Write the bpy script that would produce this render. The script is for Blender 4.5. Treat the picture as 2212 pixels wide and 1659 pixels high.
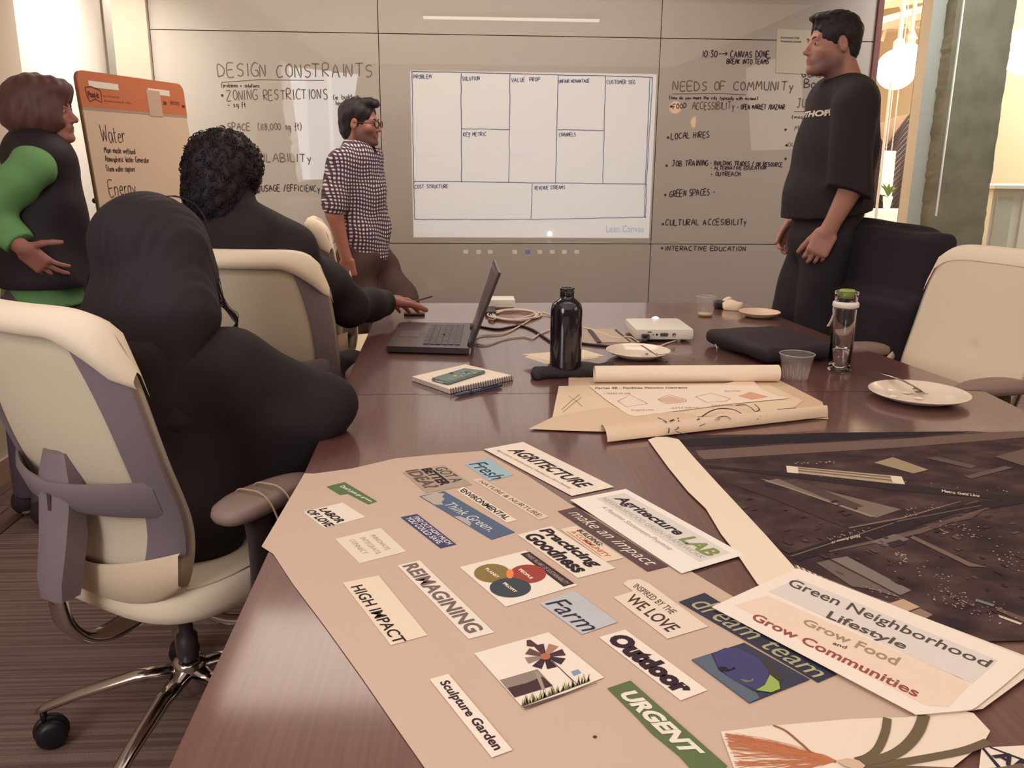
import bpy, bmesh, math, random
import numpy as np
from mathutils import Vector, Matrix
for o in list(bpy.data.objects): bpy.data.objects.remove(o)
random.seed(7); RNG=np.random.default_rng(7)
SC=bpy.context.scene; COL=SC.collection
# ---------------------------------------------------------------- camera
F=1850.0; W,H=2212,1659
CAM=np.array([0,0,1.35]); YAW=math.radians(3.3); PIT=math.radians(14.5); ROLL=math.radians(0.5)
FW=np.array([math.sin(YAW)*math.cos(PIT),math.cos(YAW)*math.cos(PIT),-math.sin(PIT)])
_r=np.array([math.cos(YAW),-math.sin(YAW),0]); _u=np.cross(_r,FW)
RT=math.cos(ROLL)*_r+math.sin(ROLL)*_u; UP=-math.sin(ROLL)*_r+math.cos(ROLL)*_u
cd=bpy.data.cameras.new('camera'); cam=bpy.data.objects.new('camera',cd); COL.objects.link(cam)
cd.lens=36*F/W; cd.sensor_width=36; cd.clip_start=.02; cd.clip_end=100
M=Matrix(((RT[0],UP[0],-FW[0],CAM[0]),(RT[1],UP[1],-FW[1],CAM[1]),(RT[2],UP[2],-FW[2],CAM[2]),(0,0,0,1)))
cam.matrix_world=M; SC.camera=cam
def ray(x,y): return FW+RT*(x-W/2)/F-UP*(y-H/2)/F
def T(x,y,z=.7405): d=ray(x,y); return CAM+(z-CAM[2])/d[2]*d          # where a sight line meets a level plane
def A(x,y,Y): d=ray(x,y); return CAM+d*Y/d[1]                          # where it meets a plane at depth Y
def AX(x,y,X): d=ray(x,y); return CAM+d*X/d[0]
# ---------------------------------------------------------------- world, exposure, lights
SC.view_settings.view_transform='Standard'; SC.view_settings.look='None'
SC.view_settings.gamma=1; SC.view_settings.use_curve_mapping=False; SC.view_settings.exposure=0.18
wd=bpy.data.worlds.new('world'); SC.world=wd; wd.use_nodes=True
wd.node_tree.nodes['Background'].inputs[0].default_value=(1.0,.86,.78,1); wd.node_tree.nodes['Background'].inputs[1].default_value=.30
def area(name,loc,tgt,sx,sy,power,col,spread=180):
    l=bpy.data.lights.new(name,'AREA'); l.shape='RECTANGLE'; l.size=sx; l.size_y=sy; l.energy=power; l.color=col; l.spread=math.radians(spread)
    o=bpy.data.objects.new(name,l); COL.objects.link(o); o.location=loc
    o.rotation_euler=(Vector(tgt)-Vector(loc)).to_track_quat('-Z','Y').to_euler(); return o
WARM=(1,.86,.75); COOL=(.86,.93,1.0)
area('window_daylight',(-1.9,-.3,1.75),(.6,1.9,.8),1.5,1.3,38,(.90,.94,1.0))
area('added_panel_fill',(.1,4.1,2.66),(.1,4.1,0),2.6,.9,18,WARM)  # added fill over the far end of the table, source out of view
area('overhead_fill',(.6,-.2,2.72),(.6,-.2,0),5.0,5.2,60,WARM)  # broad fill added to light the foreground, no fixture of its own
area('warm_side_fill',(3.27,1.2,1.7),(0,1.2,1.2),1.6,1.4,14,(1,.80,.64))  # warm fill added along the right side, inside the meeting room
area('post_fill',(2.9,4.6,2.68),(3.0,5.5,1.2),.5,.2,9,(1,.97,.92),120)  # lamp added to brighten the white post
area('wall_washer_light',(-1.80,4.72,2.68),(-2.06,4.72,1.5),.06,.85,15,(1,.95,.88),100)
area('niche_light',(-1.9,5.67,2.68),(-1.95,5.67,0),.1,.45,7,(1,.95,.88),140)
area('far_room_light',(4.2,8.0,3.6),(4.2,8.6,0),4.5,3.5,185,(1,.82,.66))
area('lounge_side_fill',(5.0,6.2,3.0),(4.0,9.0,1.0),1.5,1.0,60,(1,.97,.92))  # fill added beyond the glass, no fixture of its own
# ---------------------------------------------------------------- materials
def lin(c): return tuple(((v/255)/12.92 if v/255<=.04045 else ((v/255+.055)/1.055)**2.4) for v in c)
MATS={}
def mat(name,rgb,rough=.6,metal=0,var=.0,scale=40,bump=0,bscale=None,stretch=None,coat=0,trans=0,ior=1.45,emit=None,estr=0,sheen=0,coatr=.05,alpha=1):
    if name in MATS: return MATS[name]
    m=bpy.data.materials.new(name); m.use_nodes=True; nt=m.node_tree; b=nt.nodes['Principled BSDF']
    c=lin(rgb); b.inputs['Base Color'].default_value=(*c,1); b.inputs['Roughness'].default_value=rough; b.inputs['Metallic'].default_value=metal
    b.inputs['Coat Weight'].default_value=coat; b.inputs['Coat Roughness'].default_value=coatr
    b.inputs['Transmission Weight'].default_value=trans; b.inputs['IOR'].default_value=ior; b.inputs['Sheen Weight'].default_value=sheen
    b.inputs['Alpha'].default_value=alpha
    if emit: b.inputs['Emission Color'].default_value=(*lin(emit),1); b.inputs['Emission Strength'].default_value=estr
    if var or bump:
        tc=nt.nodes.new('ShaderNodeTexCoord'); mp=nt.nodes.new('ShaderNodeMapping'); nz=nt.nodes.new('ShaderNodeTexNoise')
        nt.links.new(tc.outputs['Object'],mp.inputs[0]); nt.links.new(mp.outputs[0],nz.inputs['Vector'])
        if stretch: mp.inputs['Scale'].default_value=stretch
        nz.inputs['Scale'].default_value=scale; nz.inputs['Detail'].default_value=4
        if var:
            mx=nt.nodes.new('ShaderNodeMix'); mx.data_type='RGBA'
            mx.inputs[6].default_value=(*[v*(1-var) for v in c],1); mx.inputs[7].default_value=(*[min(1,v*(1+var)) for v in c],1)
            nt.links.new(nz.outputs['Fac'],mx.inputs[0]); nt.links.new(mx.outputs[2],b.inputs['Base Color'])
        if bump:
            bp=nt.nodes.new('ShaderNodeBump'); bp.inputs['Strength'].default_value=bump; bp.inputs['Distance'].default_value=.002
            if bscale:
                n2=nt.nodes.new('ShaderNodeTexNoise'); n2.inputs['Scale'].default_value=bscale; nt.links.new(mp.outputs[0],n2.inputs['Vector']); nt.links.new(n2.outputs['Fac'],bp.inputs['Height'])
            else: nt.links.new(nz.outputs['Fac'],bp.inputs['Height'])
            nt.links.new(bp.outputs[0],b.inputs['Normal'])
    MATS[name]=m; return m
def ramp_mat(name,stops,vec_scale,nscale,rough,detail=5,bump=.15,coat=0,kind='noise',distort=0,coatr=.2):
    if name in MATS: return MATS[name]
    m=bpy.data.materials.new(name); m.use_nodes=True; nt=m.node_tree; b=nt.nodes['Principled BSDF']
    tc=nt.nodes.new('ShaderNodeTexCoord'); mp=nt.nodes.new('ShaderNodeMapping'); mp.inputs['Scale'].default_value=vec_scale
    nz=nt.nodes.new('ShaderNodeTexNoise'); nz.inputs['Scale'].default_value=nscale; nz.inputs['Detail'].default_value=detail; nz.inputs['Distortion'].default_value=distort
    cr=nt.nodes.new('ShaderNodeValToRGB'); el=cr.color_ramp.elements
    el[0].position=stops[0][0]; el[0].color=(*lin(stops[0][1]),1); el[1].position=stops[-1][0]; el[1].color=(*lin(stops[-1][1]),1)
    for p,c in stops[1:-1]: e=el.new(p); e.color=(*lin(c),1)
    bp=nt.nodes.new('ShaderNodeBump'); bp.inputs['Strength'].default_value=bump; bp.inputs['Distance'].default_value=.002
    L=nt.links.new; L(tc.outputs['Object'],mp.inputs[0]); L(mp.outputs[0],nz.inputs['Vector']); L(nz.outputs['Fac'],cr.inputs[0]); L(cr.outputs[0],b.inputs['Base Color']); L(nz.outputs['Fac'],bp.inputs['Height']); L(bp.outputs[0],b.inputs['Normal'])
    b.inputs['Roughness'].default_value=rough; b.inputs['Coat Weight'].default_value=coat; b.inputs['Coat Roughness'].default_value=coatr
    MATS[name]=m; return m
# ---------------------------------------------------------------- object helpers
ORG={}
def tag(o,label=None,cat=None,group=None,kind=None):
    if label: o['label']=label
    if cat: o['category']=cat
    if group: o['group']=group
    if kind: o['kind']=kind
    return o
def empty(name,loc,label=None,cat=None,group=None):
    o=bpy.data.objects.new(name,None); COL.objects.link(o); o.location=loc; o.empty_display_size=.1; ORG[o.name]=np.array(loc,float)
    return tag(o,label,cat,group)
def mk(name,verts,faces,m,parent=None,smooth=False,fmats=None,base=False):
    v=np.array(verts,float).reshape(-1,3)
    if parent is not None: org=ORG[parent.name]
    elif base: mn=v.min(0); mx=v.max(0); org=np.array([(mn[0]+mx[0])/2,(mn[1]+mx[1])/2,mn[2]])
    else: org=np.zeros(3)
    me=bpy.data.meshes.new(name); me.from_pydata((v-org).tolist(),[],[tuple(int(i) for i in f) for f in faces] if not isinstance(faces,np.ndarray) else faces.tolist())
    o=bpy.data.objects.new(name,me); COL.objects.link(o); ORG[o.name]=org
    for mm in (m if isinstance(m,(list,tuple)) else [m]): me.materials.append(mm)
    if fmats is not None: me.polygons.foreach_set('material_index',fmats)
    if smooth: me.polygons.foreach_set('use_smooth',[True]*len(me.polygons))
    if parent is not None: o.parent=parent
    else: o.location=org
    me.update(); return o
class MB:
    def __init__(s): s.v=[]; s.f=[]; s.m=[]
    def add(s,v,f,mi=0):
        n=len(s.v); s.v+= [tuple(float(q) for q in p) for p in v]; s.f+=[tuple(i+n for i in g) for g in f]; s.m+=[mi]*len(f); return s
    def box(s,lo,hi,mi=0):
        x0,y0,z0=lo; x1,y1,z1=hi
        return s.add([(x0,y0,z0),(x1,y0,z0),(x1,y1,z0),(x0,y1,z0),(x0,y0,z1),(x1,y0,z1),(x1,y1,z1),(x0,y1,z1)],[(0,3,2,1),(4,5,6,7),(0,1,5,4),(1,2,6,5),(2,3,7,6),(3,0,4,7)],mi)
    def obox(s,c,ax,ay,az,mi=0):
        c=np.array(c,float); ax,ay,az=map(lambda q:np.array(q,float),(ax,ay,az)); v=[]
        for sz in (-1,1):
            for sx,sy in ((-1,-1),(1,-1),(1,1),(-1,1)): v.append(c+ax*sx+ay*sy+az*sz)
        return s.add(v,[(0,3,2,1),(4,5,6,7),(0,1,5,4),(1,2,6,5),(2,3,7,6),(3,0,4,7)],mi)
    def bbox(s,lo,hi,b=.004,mi=0):      # box with chamfered edges
        bm=bmesh.new(); bmesh.ops.create_cube(bm,size=1)
        for v in bm.verts: v.co=Vector([(lo[i]+hi[i])/2+v.co[i]*(hi[i]-lo[i]) for i in range(3)])
        bmesh.ops.bevel(bm,geom=bm.edges[:],offset=b,segments=2,affect='EDGES',profile=.6)
        bm.verts.index_update(); r=s.add([v.co for v in bm.verts],[[v.index for v in f.verts] for f in bm.faces],mi); bm.free(); return r
    def prism(s,poly,z0,z1,mi=0):
        n=len(poly); v=[(p[0],p[1],z0) for p in poly]+[(p[0],p[1],z1) for p in poly]
        return s.add(v,[tuple(range(n-1,-1,-1)),tuple(range(n,2*n))]+[(i,(i+1)%n,n+(i+1)%n,n+i) for i in range(n)],mi)
    def tube(s,pts,r,n=8,mi=0,cap=True,flat=1.0):
        pts=[np.array(p,float) for p in pts]; rr=r if isinstance(r,(list,tuple,np.ndarray)) else [r]*len(pts); v=[]; up=None
        for i,p in enumerate(pts):
            t=pts[min(i+1,len(pts)-1)]-pts[max(i-1,0)]; t=t/(np.linalg.norm(t)+1e-9)
            if up is None: up=np.array([0,0,1.]) if abs(t[2])<.9 else np.array([0,1.,0])
            sd=np.cross(t,up); sd/=np.linalg.norm(sd)+1e-9; up=np.cross(sd,t)
            for k in range(n):
                a=2*math.pi*k/n; v.append(p+rr[i]*(math.cos(a)*sd+math.sin(a)*up*flat))
        f=[(i*n+k,i*n+(k+1)%n,(i+1)*n+(k+1)%n,(i+1)*n+k) for i in range(len(pts)-1) for k in range(n)]
        if cap: f+=[tuple(range(n-1,-1,-1)),tuple((len(pts)-1)*n+k for k in range(n))]
        return s.add(v,f,mi)
    def lathe(s,prof,c,n=32,mi=0,axis=(0,0,1),cap=True):
        ax=np.array(axis,float); ax/=np.linalg.norm(ax); a=np.array([1.,0,0]) if abs(ax[0])<.9 else np.array([0,1.,0]); e1=np.cross(ax,a); e1/=np.linalg.norm(e1); e2=np.cross(ax,e1); c=np.array(c,float)
        v=[c+ax*z+r*(math.cos(2*math.pi*k/n)*e1+math.sin(2*math.pi*k/n)*e2) for r,z in prof for k in range(n)]
        f=[(i*n+k,i*n+(k+1)%n,(i+1)*n+(k+1)%n,(i+1)*n+k) for i in range(len(prof)-1) for k in range(n)]
        if cap and prof[0][0]>1e-6: f.append(tuple(range(n-1,-1,-1)))
        if cap and prof[-1][0]>1e-6: f.append(tuple((len(prof)-1)*n+k for k in range(n)))
        return s.add(v,f,mi)
    def build(s,name,m,parent=None,smooth=False,base=None):
        return mk(name,s.v,s.f,m,parent,smooth,s.m if isinstance(m,(list,tuple)) else None,base=(parent is None) if base is None else base)
def auto_smooth(o,ang=40):
    me=o.data; me.polygons.foreach_set('use_smooth',[True]*len(me.polygons))
    bm=bmesh.new(); bm.from_mesh(me); a=math.radians(ang)
    for e in bm.edges: e.smooth=not (len(e.link_faces)==2 and e.calc_face_angle(0)>a)
    bm.to_mesh(me); bm.free(); return o
def spline(P,n=8):
    P=[np.array(p,float) for p in P]; out=[]
    for i in range(len(P)-1):
        p0=P[max(i-1,0)];p1=P[i];p2=P[i+1];p3=P[min(i+2,len(P)-1)]
        for k in range(n):
            t=k/n; out.append(.5*((2*p1)+(-p0+p2)*t+(2*p0-5*p1+4*p2-p3)*t*t+(-p0+3*p1-3*p2+p3)*t**3))
    out.append(P[-1]); return out
# printed text: outlines of Blender's built-in face, as flat print
TXT={}
def textmesh(body,bold=0,shear=0):
    k=(body,bold,shear)
    if k in TXT: return TXT[k]
    cu=bpy.data.curves.new('t','FONT'); cu.body=body; cu.offset=bold; cu.shear=shear; cu.resolution_u=3; cu.space_line=.9; cu.align_x='LEFT'
    o=bpy.data.objects.new('t',cu); COL.objects.link(o); dg=bpy.context.evaluated_depsgraph_get()
    me=bpy.data.meshes.new_from_object(o.evaluated_get(dg)); v=np.array([q.co[:2] for q in me.vertices]); f=[tuple(p.vertices) for p in me.polygons]
    bpy.data.objects.remove(o); bpy.data.curves.remove(cu); bpy.data.meshes.remove(me)
    v=(v-v.min(0))/(v.max(0)-v.min(0)); TXT[k]=(v,f); return TXT[k]
def bil(q,u,v):   # q = TL,TR,BR,BL
    a,b,c,d=[np.array(p,float) for p in q]; u=np.asarray(u)[...,None]; v=np.asarray(v)[...,None]
    return a*(1-u)*(1-v)+b*u*(1-v)+c*u*v+d*(1-u)*v
# marker handwriting: single-stroke letters, drawn as ribbons
HW=dict(A='0,0 .3,1 .6,0|.12,.38 .5,.42',B='0,0 0,1 .4,.95 .45,.7 .05,.52 .5,.4 .5,.1 0,0',C='.55,.9 .3,1 .05,.7 .02,.3 .2,.02 .55,.1',D='0,0 .02,1 .35,.85 .55,.5 .4,.12 0,0',E='.5,1 0,1 0,0 .5,0|0,.5 .4,.52',F='.5,1 0,1 0,0|0,.5 .4,.52',G='.55,.9 .3,1 .05,.7 .02,.3 .2,.02 .52,.1 .5,.42 .3,.42',H='0,0 0,1|.5,0 .5,1|0,.5 .5,.52',I='.1,0 .1,1',J='.1,1 .6,1|.4,1 .38,.2 .2,0 .02,.12',K='0,0 0,1|.5,1 0,.45 .5,0',L='0,1 0,0 .48,0',M='0,0 .1,1 .32,.4 .55,1 .65,0',N='0,0 .04,1 .45,0 .5,1',O='.3,1 .05,.75 .05,.25 .28,0 .5,.25 .5,.75 .3,1',P='0,0 0,1 .4,.98 .5,.75 .35,.5 0,.48',Q='.3,1 .05,.75 .05,.25 .28,0 .5,.25 .5,.75 .3,1|.3,.2 .6,-.1',R='0,0 0,1 .4,.98 .48,.75 .35,.52 0,.48 .5,0',S='.5,.9 .28,1 .05,.8 .15,.55 .42,.45 .48,.2 .28,0 .02,.1',T='.28,0 .3,1|0,1 .6,1',U='0,1 .02,.2 .25,0 .48,.2 .5,1',V='0,1 .25,0 .5,1',W='0,1 .15,0 .32,.7 .5,0 .65,1',X='0,0 .5,1|0,1 .5,0',Y='0,1 .25,.5 .5,1|.5,1 .42,.1 .2,-.3 .02,-.15',Z='0,1 .5,1 0,0 .55,0',
 a='.4,.55 .15,.6 .02,.3 .15,.02 .38,.2 .4,.6 .42,0',b='0,1 0,0 .3,0 .4,.3 .3,.55 0,.45',c='.38,.5 .2,.6 .02,.3 .2,0 .4,.1',d='.4,.5 .15,.58 .02,.3 .15,0 .38,.15|.4,1 .4,0',e='.04,.32 .38,.36 .3,.58 .1,.52 .02,.25 .15,0 .4,.08',f='.4,.95 .2,1 .15,.6 .15,-.2|0,.5 .35,.52',g='.4,.55 .15,.6 .04,.3 .2,.05 .38,.2 .4,.6 .38,-.25 .15,-.4 .02,-.25',h='0,1 0,0|0,.4 .25,.58 .38,.4 .38,0',i='.1,.58 .1,0|.1,.8 .1,.84',j='.2,.58 .18,-.2 0,-.3',k='0,1 0,0|.35,.55 0,.25 .36,0',l='.1,1 .1,.05 .2,0',m='0,.58 0,0|0,.4 .18,.58 .28,.4 .28,0|.28,.4 .45,.58 .55,.4 .55,0',n='0,.58 0,0|0,.4 .22,.58 .36,.4 .36,0',o='.2,.58 .03,.35 .15,.02 .35,.2 .36,.45 .2,.58',p='0,.58 0,-.35|0,.45 .25,.58 .38,.3 .22,.02 0,.1',q='.38,.5 .15,.58 .03,.3 .18,.03 .38,.2|.4,.58 .4,-.35',r='0,.58 0,0|0,.38 .18,.56 .32,.52',s='.35,.5 .15,.58 .05,.42 .3,.25 .28,.05 .02,.03',t='.18,.95 .16,.08 .32,.02|0,.62 .36,.64',u='0,.58 .03,.1 .2,0 .36,.15 .38,.58 .38,0',v='0,.58 .18,0 .38,.58',w='0,.58 .12,0 .26,.45 .4,0 .54,.58',x='0,0 .36,.58|0,.58 .36,0',y='0,.58 .2,.1|.4,.58 .1,-.35',z='0,.58 .35,.56 0,0 .38,.02')
HW.update({'0':HW['O'],'1':'.1,0 .1,1','3':'.02,.95 .4,1 .2,.55 .45,.35 .3,0 .02,.08','8':'.28,.5 .05,.75 .28,1 .48,.75 .05,.25 .28,0 .5,.25 .28,.5','4':'.4,0 .4,1 0,.35 .5,.35','-':'.05,.45 .45,.47','/':'0,-.1 .4,1.1','.':'.05,.05 .1,.1','*':'.05,.42 .13,.5 .06,.52',',':'.1,.1 .02,-.15',':':'.1,.7 .12,.74|.1,.2 .12,.24','(':'.25,1.1 .05,.6 .1,.1 .25,-.1',')':'.05,1.1 .25,.6 .2,.1 .05,-.1','+':'.2,.1 .2,.7|0,.4 .4,.4','>':'0,.45 .8,.47|.55,.7 .85,.47 .55,.2','&':'.5,0 .1,.8 .3,.9 .05,.3 .2,0 .5,.4'})
ADV=dict(I=.38,i=.24,l=.3,M=.85,W=.85,m=.75,w=.74,j=.34,t=.48,r=.44,f=.5)
def handwrite(text,mapfn,wd,jit=.05,gap=.22,off=0.0):
    """mapfn(s,t): s along the line 0..1, t height 0..1 -> world point and surface normal; returns ribbon mesh"""
    x=0; S=[]
    for ch in text:
        if ch==' ': x+=.55; continue
        g=HW.get(ch)
        if g is None: x+=.4; continue
        dx,dy=random.uniform(-1,1)*jit,random.uniform(-1,1)*jit; sc=1+random.uniform(-1,1)*jit
        xm=0
        for st in g.split('|'):
            P=[tuple(map(float,q.split(','))) for q in st.split()]; xm=max(xm,max(p[0] for p in P))
            P=[(x+p[0]*sc+dx+random.uniform(-1,1)*jit*.4,p[1]*sc+dy+random.uniform(-1,1)*jit*.4) for p in P]
            if len(P)>2: P=[tuple(q) for q in spline([(a,b,0) for a,b in P],3)]; P=[(q[0],q[1]) for q in P]
            S.append(P)
        x+=ADV.get(ch,xm+gap)
    tot=max(x-gap,.1); b=MB()
    for P in S:
        W_=[mapfn(p[0]/tot,p[1]) for p in P]; ribbon(b,[w[0] for w in W_],W_[0][1],wd)
    return b
def ribbon(b,pts,nrm,wd,mi=0):
    pts=[np.array(p,float) for p in pts]; nrm=np.array(nrm,float); L=[];R=[]
    for i,p in enumerate(pts):
        t=pts[min(i+1,len(pts)-1)]-pts[max(i-1,0)]; s=np.cross(nrm,t); s/=np.linalg.norm(s)+1e-9; L.append(p+s*wd/2); R.append(p-s*wd/2)
    n=len(pts); b.add(L+R,[(i,n+i,n+i+1,i+1) for i in range(n-1)],mi)
# ---------------------------------------------------------------- smooth distance-field modelling for bodies and cloth
def nrm(v): v=np.array(v,float); return v/(np.linalg.norm(v)+1e-12)
def frame(f,up=(0,0,1)):    # columns: right, forward, up
    f=nrm(f); r=nrm(np.cross(f,up)); u=np.cross(r,f); return np.stack([r,f,u],1)
class Cap:
    def __init__(s,a,b,ra,rb=None,side=None,k=None,sub=False):
        s.a=np.array(a,float); s.b=np.array(b,float); s.sub=sub; s.k=k
        rb=ra if rb is None else rb
        s.ra=np.array(ra if isinstance(ra,tuple) else (ra,ra),float); s.rb=np.array(rb if isinstance(rb,tuple) else (rb,rb),float)
        s.side=side; R=max(s.ra.max(),s.rb.max()); s.lo=np.minimum(s.a,s.b)-R; s.hi=np.maximum(s.a,s.b)+R
    def d(s,P):
        ab=s.b-s.a; L=np.linalg.norm(ab)+1e-9; e=ab/L; q=P-s.a; t=q@e; tc=np.clip(t,0,L); h=(tc/L)[...,None]
        if s.side is None:
            r=s.ra[0]+(s.rb[0]-s.ra[0])*h[...,0]; return np.linalg.norm(q-tc[...,None]*e,axis=-1)-r
        sd=np.array(s.side,float); sd-=e*(sd@e); sd/=np.linalg.norm(sd); o=np.cross(e,sd)
        x=q@sd; y=q@o; z=t-tc; w=s.ra[0]+(s.rb[0]-s.ra[0])*h[...,0]; dd=s.ra[1]+(s.rb[1]-s.ra[1])*h[...,0]; m=np.minimum(w,dd)
        k0=np.sqrt((x/w)**2+(y/dd)**2+(z/m)**2); k1=np.sqrt((x/w**2)**2+(y/dd**2)**2+(z/m**2)**2)+1e-9
        return k0*(k0-1)/k1
class Ell:
    def __init__(s,c,r,R=None,k=None,sub=False):
        s.c=np.array(c,float); s.r=np.array(r if hasattr(r,'__len__') else (r,)*3,float); s.R=np.eye(3) if R is None else R; s.k=k; s.sub=sub
        m=s.r.max(); s.lo=s.c-m; s.hi=s.c+m
    def d(s,P):
        q=(P-s.c)@s.R; k0=np.linalg.norm(q/s.r,axis=-1); k1=np.linalg.norm(q/s.r**2,axis=-1)+1e-9; return k0*(k0-1)/k1
class Box:
    def __init__(s,c,h,R=None,rd=.01,k=None,sub=False):
        s.c=np.array(c,float); s.h=np.array(h,float); s.R=np.eye(3) if R is None else R; s.rd=rd; s.k=k; s.sub=sub; m=np.linalg.norm(s.h)+rd; s.lo=s.c-m; s.hi=s.c+m
    def d(s,P):
        q=np.abs((P-s.c)@s.R)-(s.h-s.rd); return np.linalg.norm(np.maximum(q,0),axis=-1)+np.minimum(q.max(-1),0)-s.rd
def sdf(prims,res,k=.015,disp=None,clip=None):
    add=[p for p in prims if not p.sub]
    lo=np.min([p.lo for p in add],0)-3*res; hi=np.max([p.hi for p in add],0)+3*res
    n=np.ceil((hi-lo)/res).astype(int)+1; Fd=np.full(n,1.0,np.float32)
    ax=[lo[i]+res*np.arange(n[i]) for i in range(3)]
    for p in prims:
        kk=k if p.k is None else p.k; mg=kk+2.5*res
        i0=np.maximum(((p.lo-mg-lo)/res).astype(int),0); i1=np.minimum(np.ceil((p.hi+mg-lo)/res).astype(int)+1,n)
        if (i1<=i0).any(): continue
        sl=tuple(slice(i0[i],i1[i]) for i in range(3))
        P=np.stack(np.meshgrid(*[ax[i][sl[i]] for i in range(3)],indexing='ij'),-1)
        d=p.d(P); a=Fd[sl]
        if p.sub: d=-d; h=np.maximum(kk-np.abs(a-d),0)/kk; Fd[sl]=np.maximum(a,d)+h*h*kk*.25
        else: h=np.maximum(kk-np.abs(a-d),0)/kk; Fd[sl]=np.minimum(a,d)-h*h*kk*.25
    if disp is not None:
        idx=np.where(np.abs(Fd)<.05); P=np.stack([ax[i][idx[i]] for i in range(3)],-1); Fd[idx]+=disp(P).astype(np.float32)
    if clip is not None:
        for c,nv in clip:    # keep side where (p-c).n < 0
            c=np.array(c,float); nv=nrm(nv)
            pl=((ax[0]-c[0])*nv[0])[:,None,None]+((ax[1]-c[1])*nv[1])[None,:,None]+((ax[2]-c[2])*nv[2])[None,None,:]
            Fd=np.maximum(Fd,pl.astype(np.float32))
    S=Fd<0
    c=S[:-1,:-1,:-1].astype(np.int8)
    cnt=sum(S[i:n[0]-1+i,j:n[1]-1+j,l:n[2]-1+l].astype(np.int8) for i in (0,1) for j in (0,1) for l in (0,1))
    I,J,K=np.where((cnt>0)&(cnt<8)); ids=np.full(cnt.shape,-1,np.int32); ids[I,J,K]=np.arange(len(I))
    co=[(i,j,l) for i in (0,1) for j in (0,1) for l in (0,1)]; vals=np.stack([Fd[I+a,J+b,K+c2] for a,b,c2 in co],1)
    acc=np.zeros((len(I),3)); num=np.zeros(len(I))
    for e0 in range(8):
        for e1 in range(e0+1,8):
            if sum(abs(co[e0][q]-co[e1][q]) for q in range(3))!=1: continue
            v0=vals[:,e0]; v1=vals[:,e1]; cr=(v0<0)!=(v1<0); t=np.where(cr,v0/np.where(v0-v1==0,1,v0-v1),0)
            pt=np.array(co[e0])+(np.array(co[e1])-np.array(co[e0]))*t[:,None]; acc+=pt*cr[:,None]; num+=cr
    V=lo+res*(np.stack([I,J,K],1)+acc/num[:,None]); Q=[]
    for axn in range(3):
        sh=[slice(None)]*3; s0=list(sh); s1=list(sh); s0[axn]=slice(0,-1); s1[axn]=slice(1,None)
        a=S[tuple(s0)]; b=S[tuple(s1)]; E=np.stack(np.where(a!=b),1); inside=a[E[:,0],E[:,1],E[:,2]]
        u,v=[(1,2),(2,0),(0,1)][axn]; ok=(E[:,u]>0)&(E[:,v]>0)&(E[:,u]<n[u]-1)&(E[:,v]<n[v]-1); E=E[ok]; inside=inside[ok]
        def cell(du,dv): q=E.copy(); q[:,u]-=du; q[:,v]-=dv; return ids[q[:,0],q[:,1],q[:,2]]
        q=np.stack([cell(1,1),cell(0,1),cell(0,0),cell(1,0)],1); q[~inside]=q[~inside][:,::-1]; Q.append(q)
    Q=np.concatenate(Q); Q=Q[(Q>=0).all(1)]
    return V,Q
def mkq(name,V,Q,m,parent):
    org=ORG[parent.name]; me=bpy.data.meshes.new(name); me.vertices.add(len(V)); me.vertices.foreach_set('co',(V-org).astype(np.float32).ravel())
    me.loops.add(len(Q)*4); me.loops.foreach_set('vertex_index',Q.astype(np.int32).ravel()); me.polygons.add(len(Q)); me.polygons.foreach_set('loop_start',np.arange(0,len(Q)*4,4,dtype=np.int32))
    me.update(calc_edges=True); me.validate(); me.polygons.foreach_set('use_smooth',np.ones(len(me.polygons),bool)); me.materials.append(m)
    o=bpy.data.objects.new(name,me); COL.objects.link(o); o.parent=parent; ORG[o.name]=org; return o
def folds(amp,seed=0,sc=1.0):
    r=np.random.default_rng(seed); D=r.normal(size=(6,3)); D/=np.linalg.norm(D,axis=1)[:,None]; f=r.uniform(18,55,6)*sc; ph=r.uniform(0,6.28,6)
    def fn(P):
        w=np.sin(P@(D[5]*9)+1)*1.5; s=0
        for i in range(5): s=s+np.sin(P@(D[i]*f[i])+ph[i]+w)/ (1+i*.25)
        return (s-1.3)*amp*.35
    return fn
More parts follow.
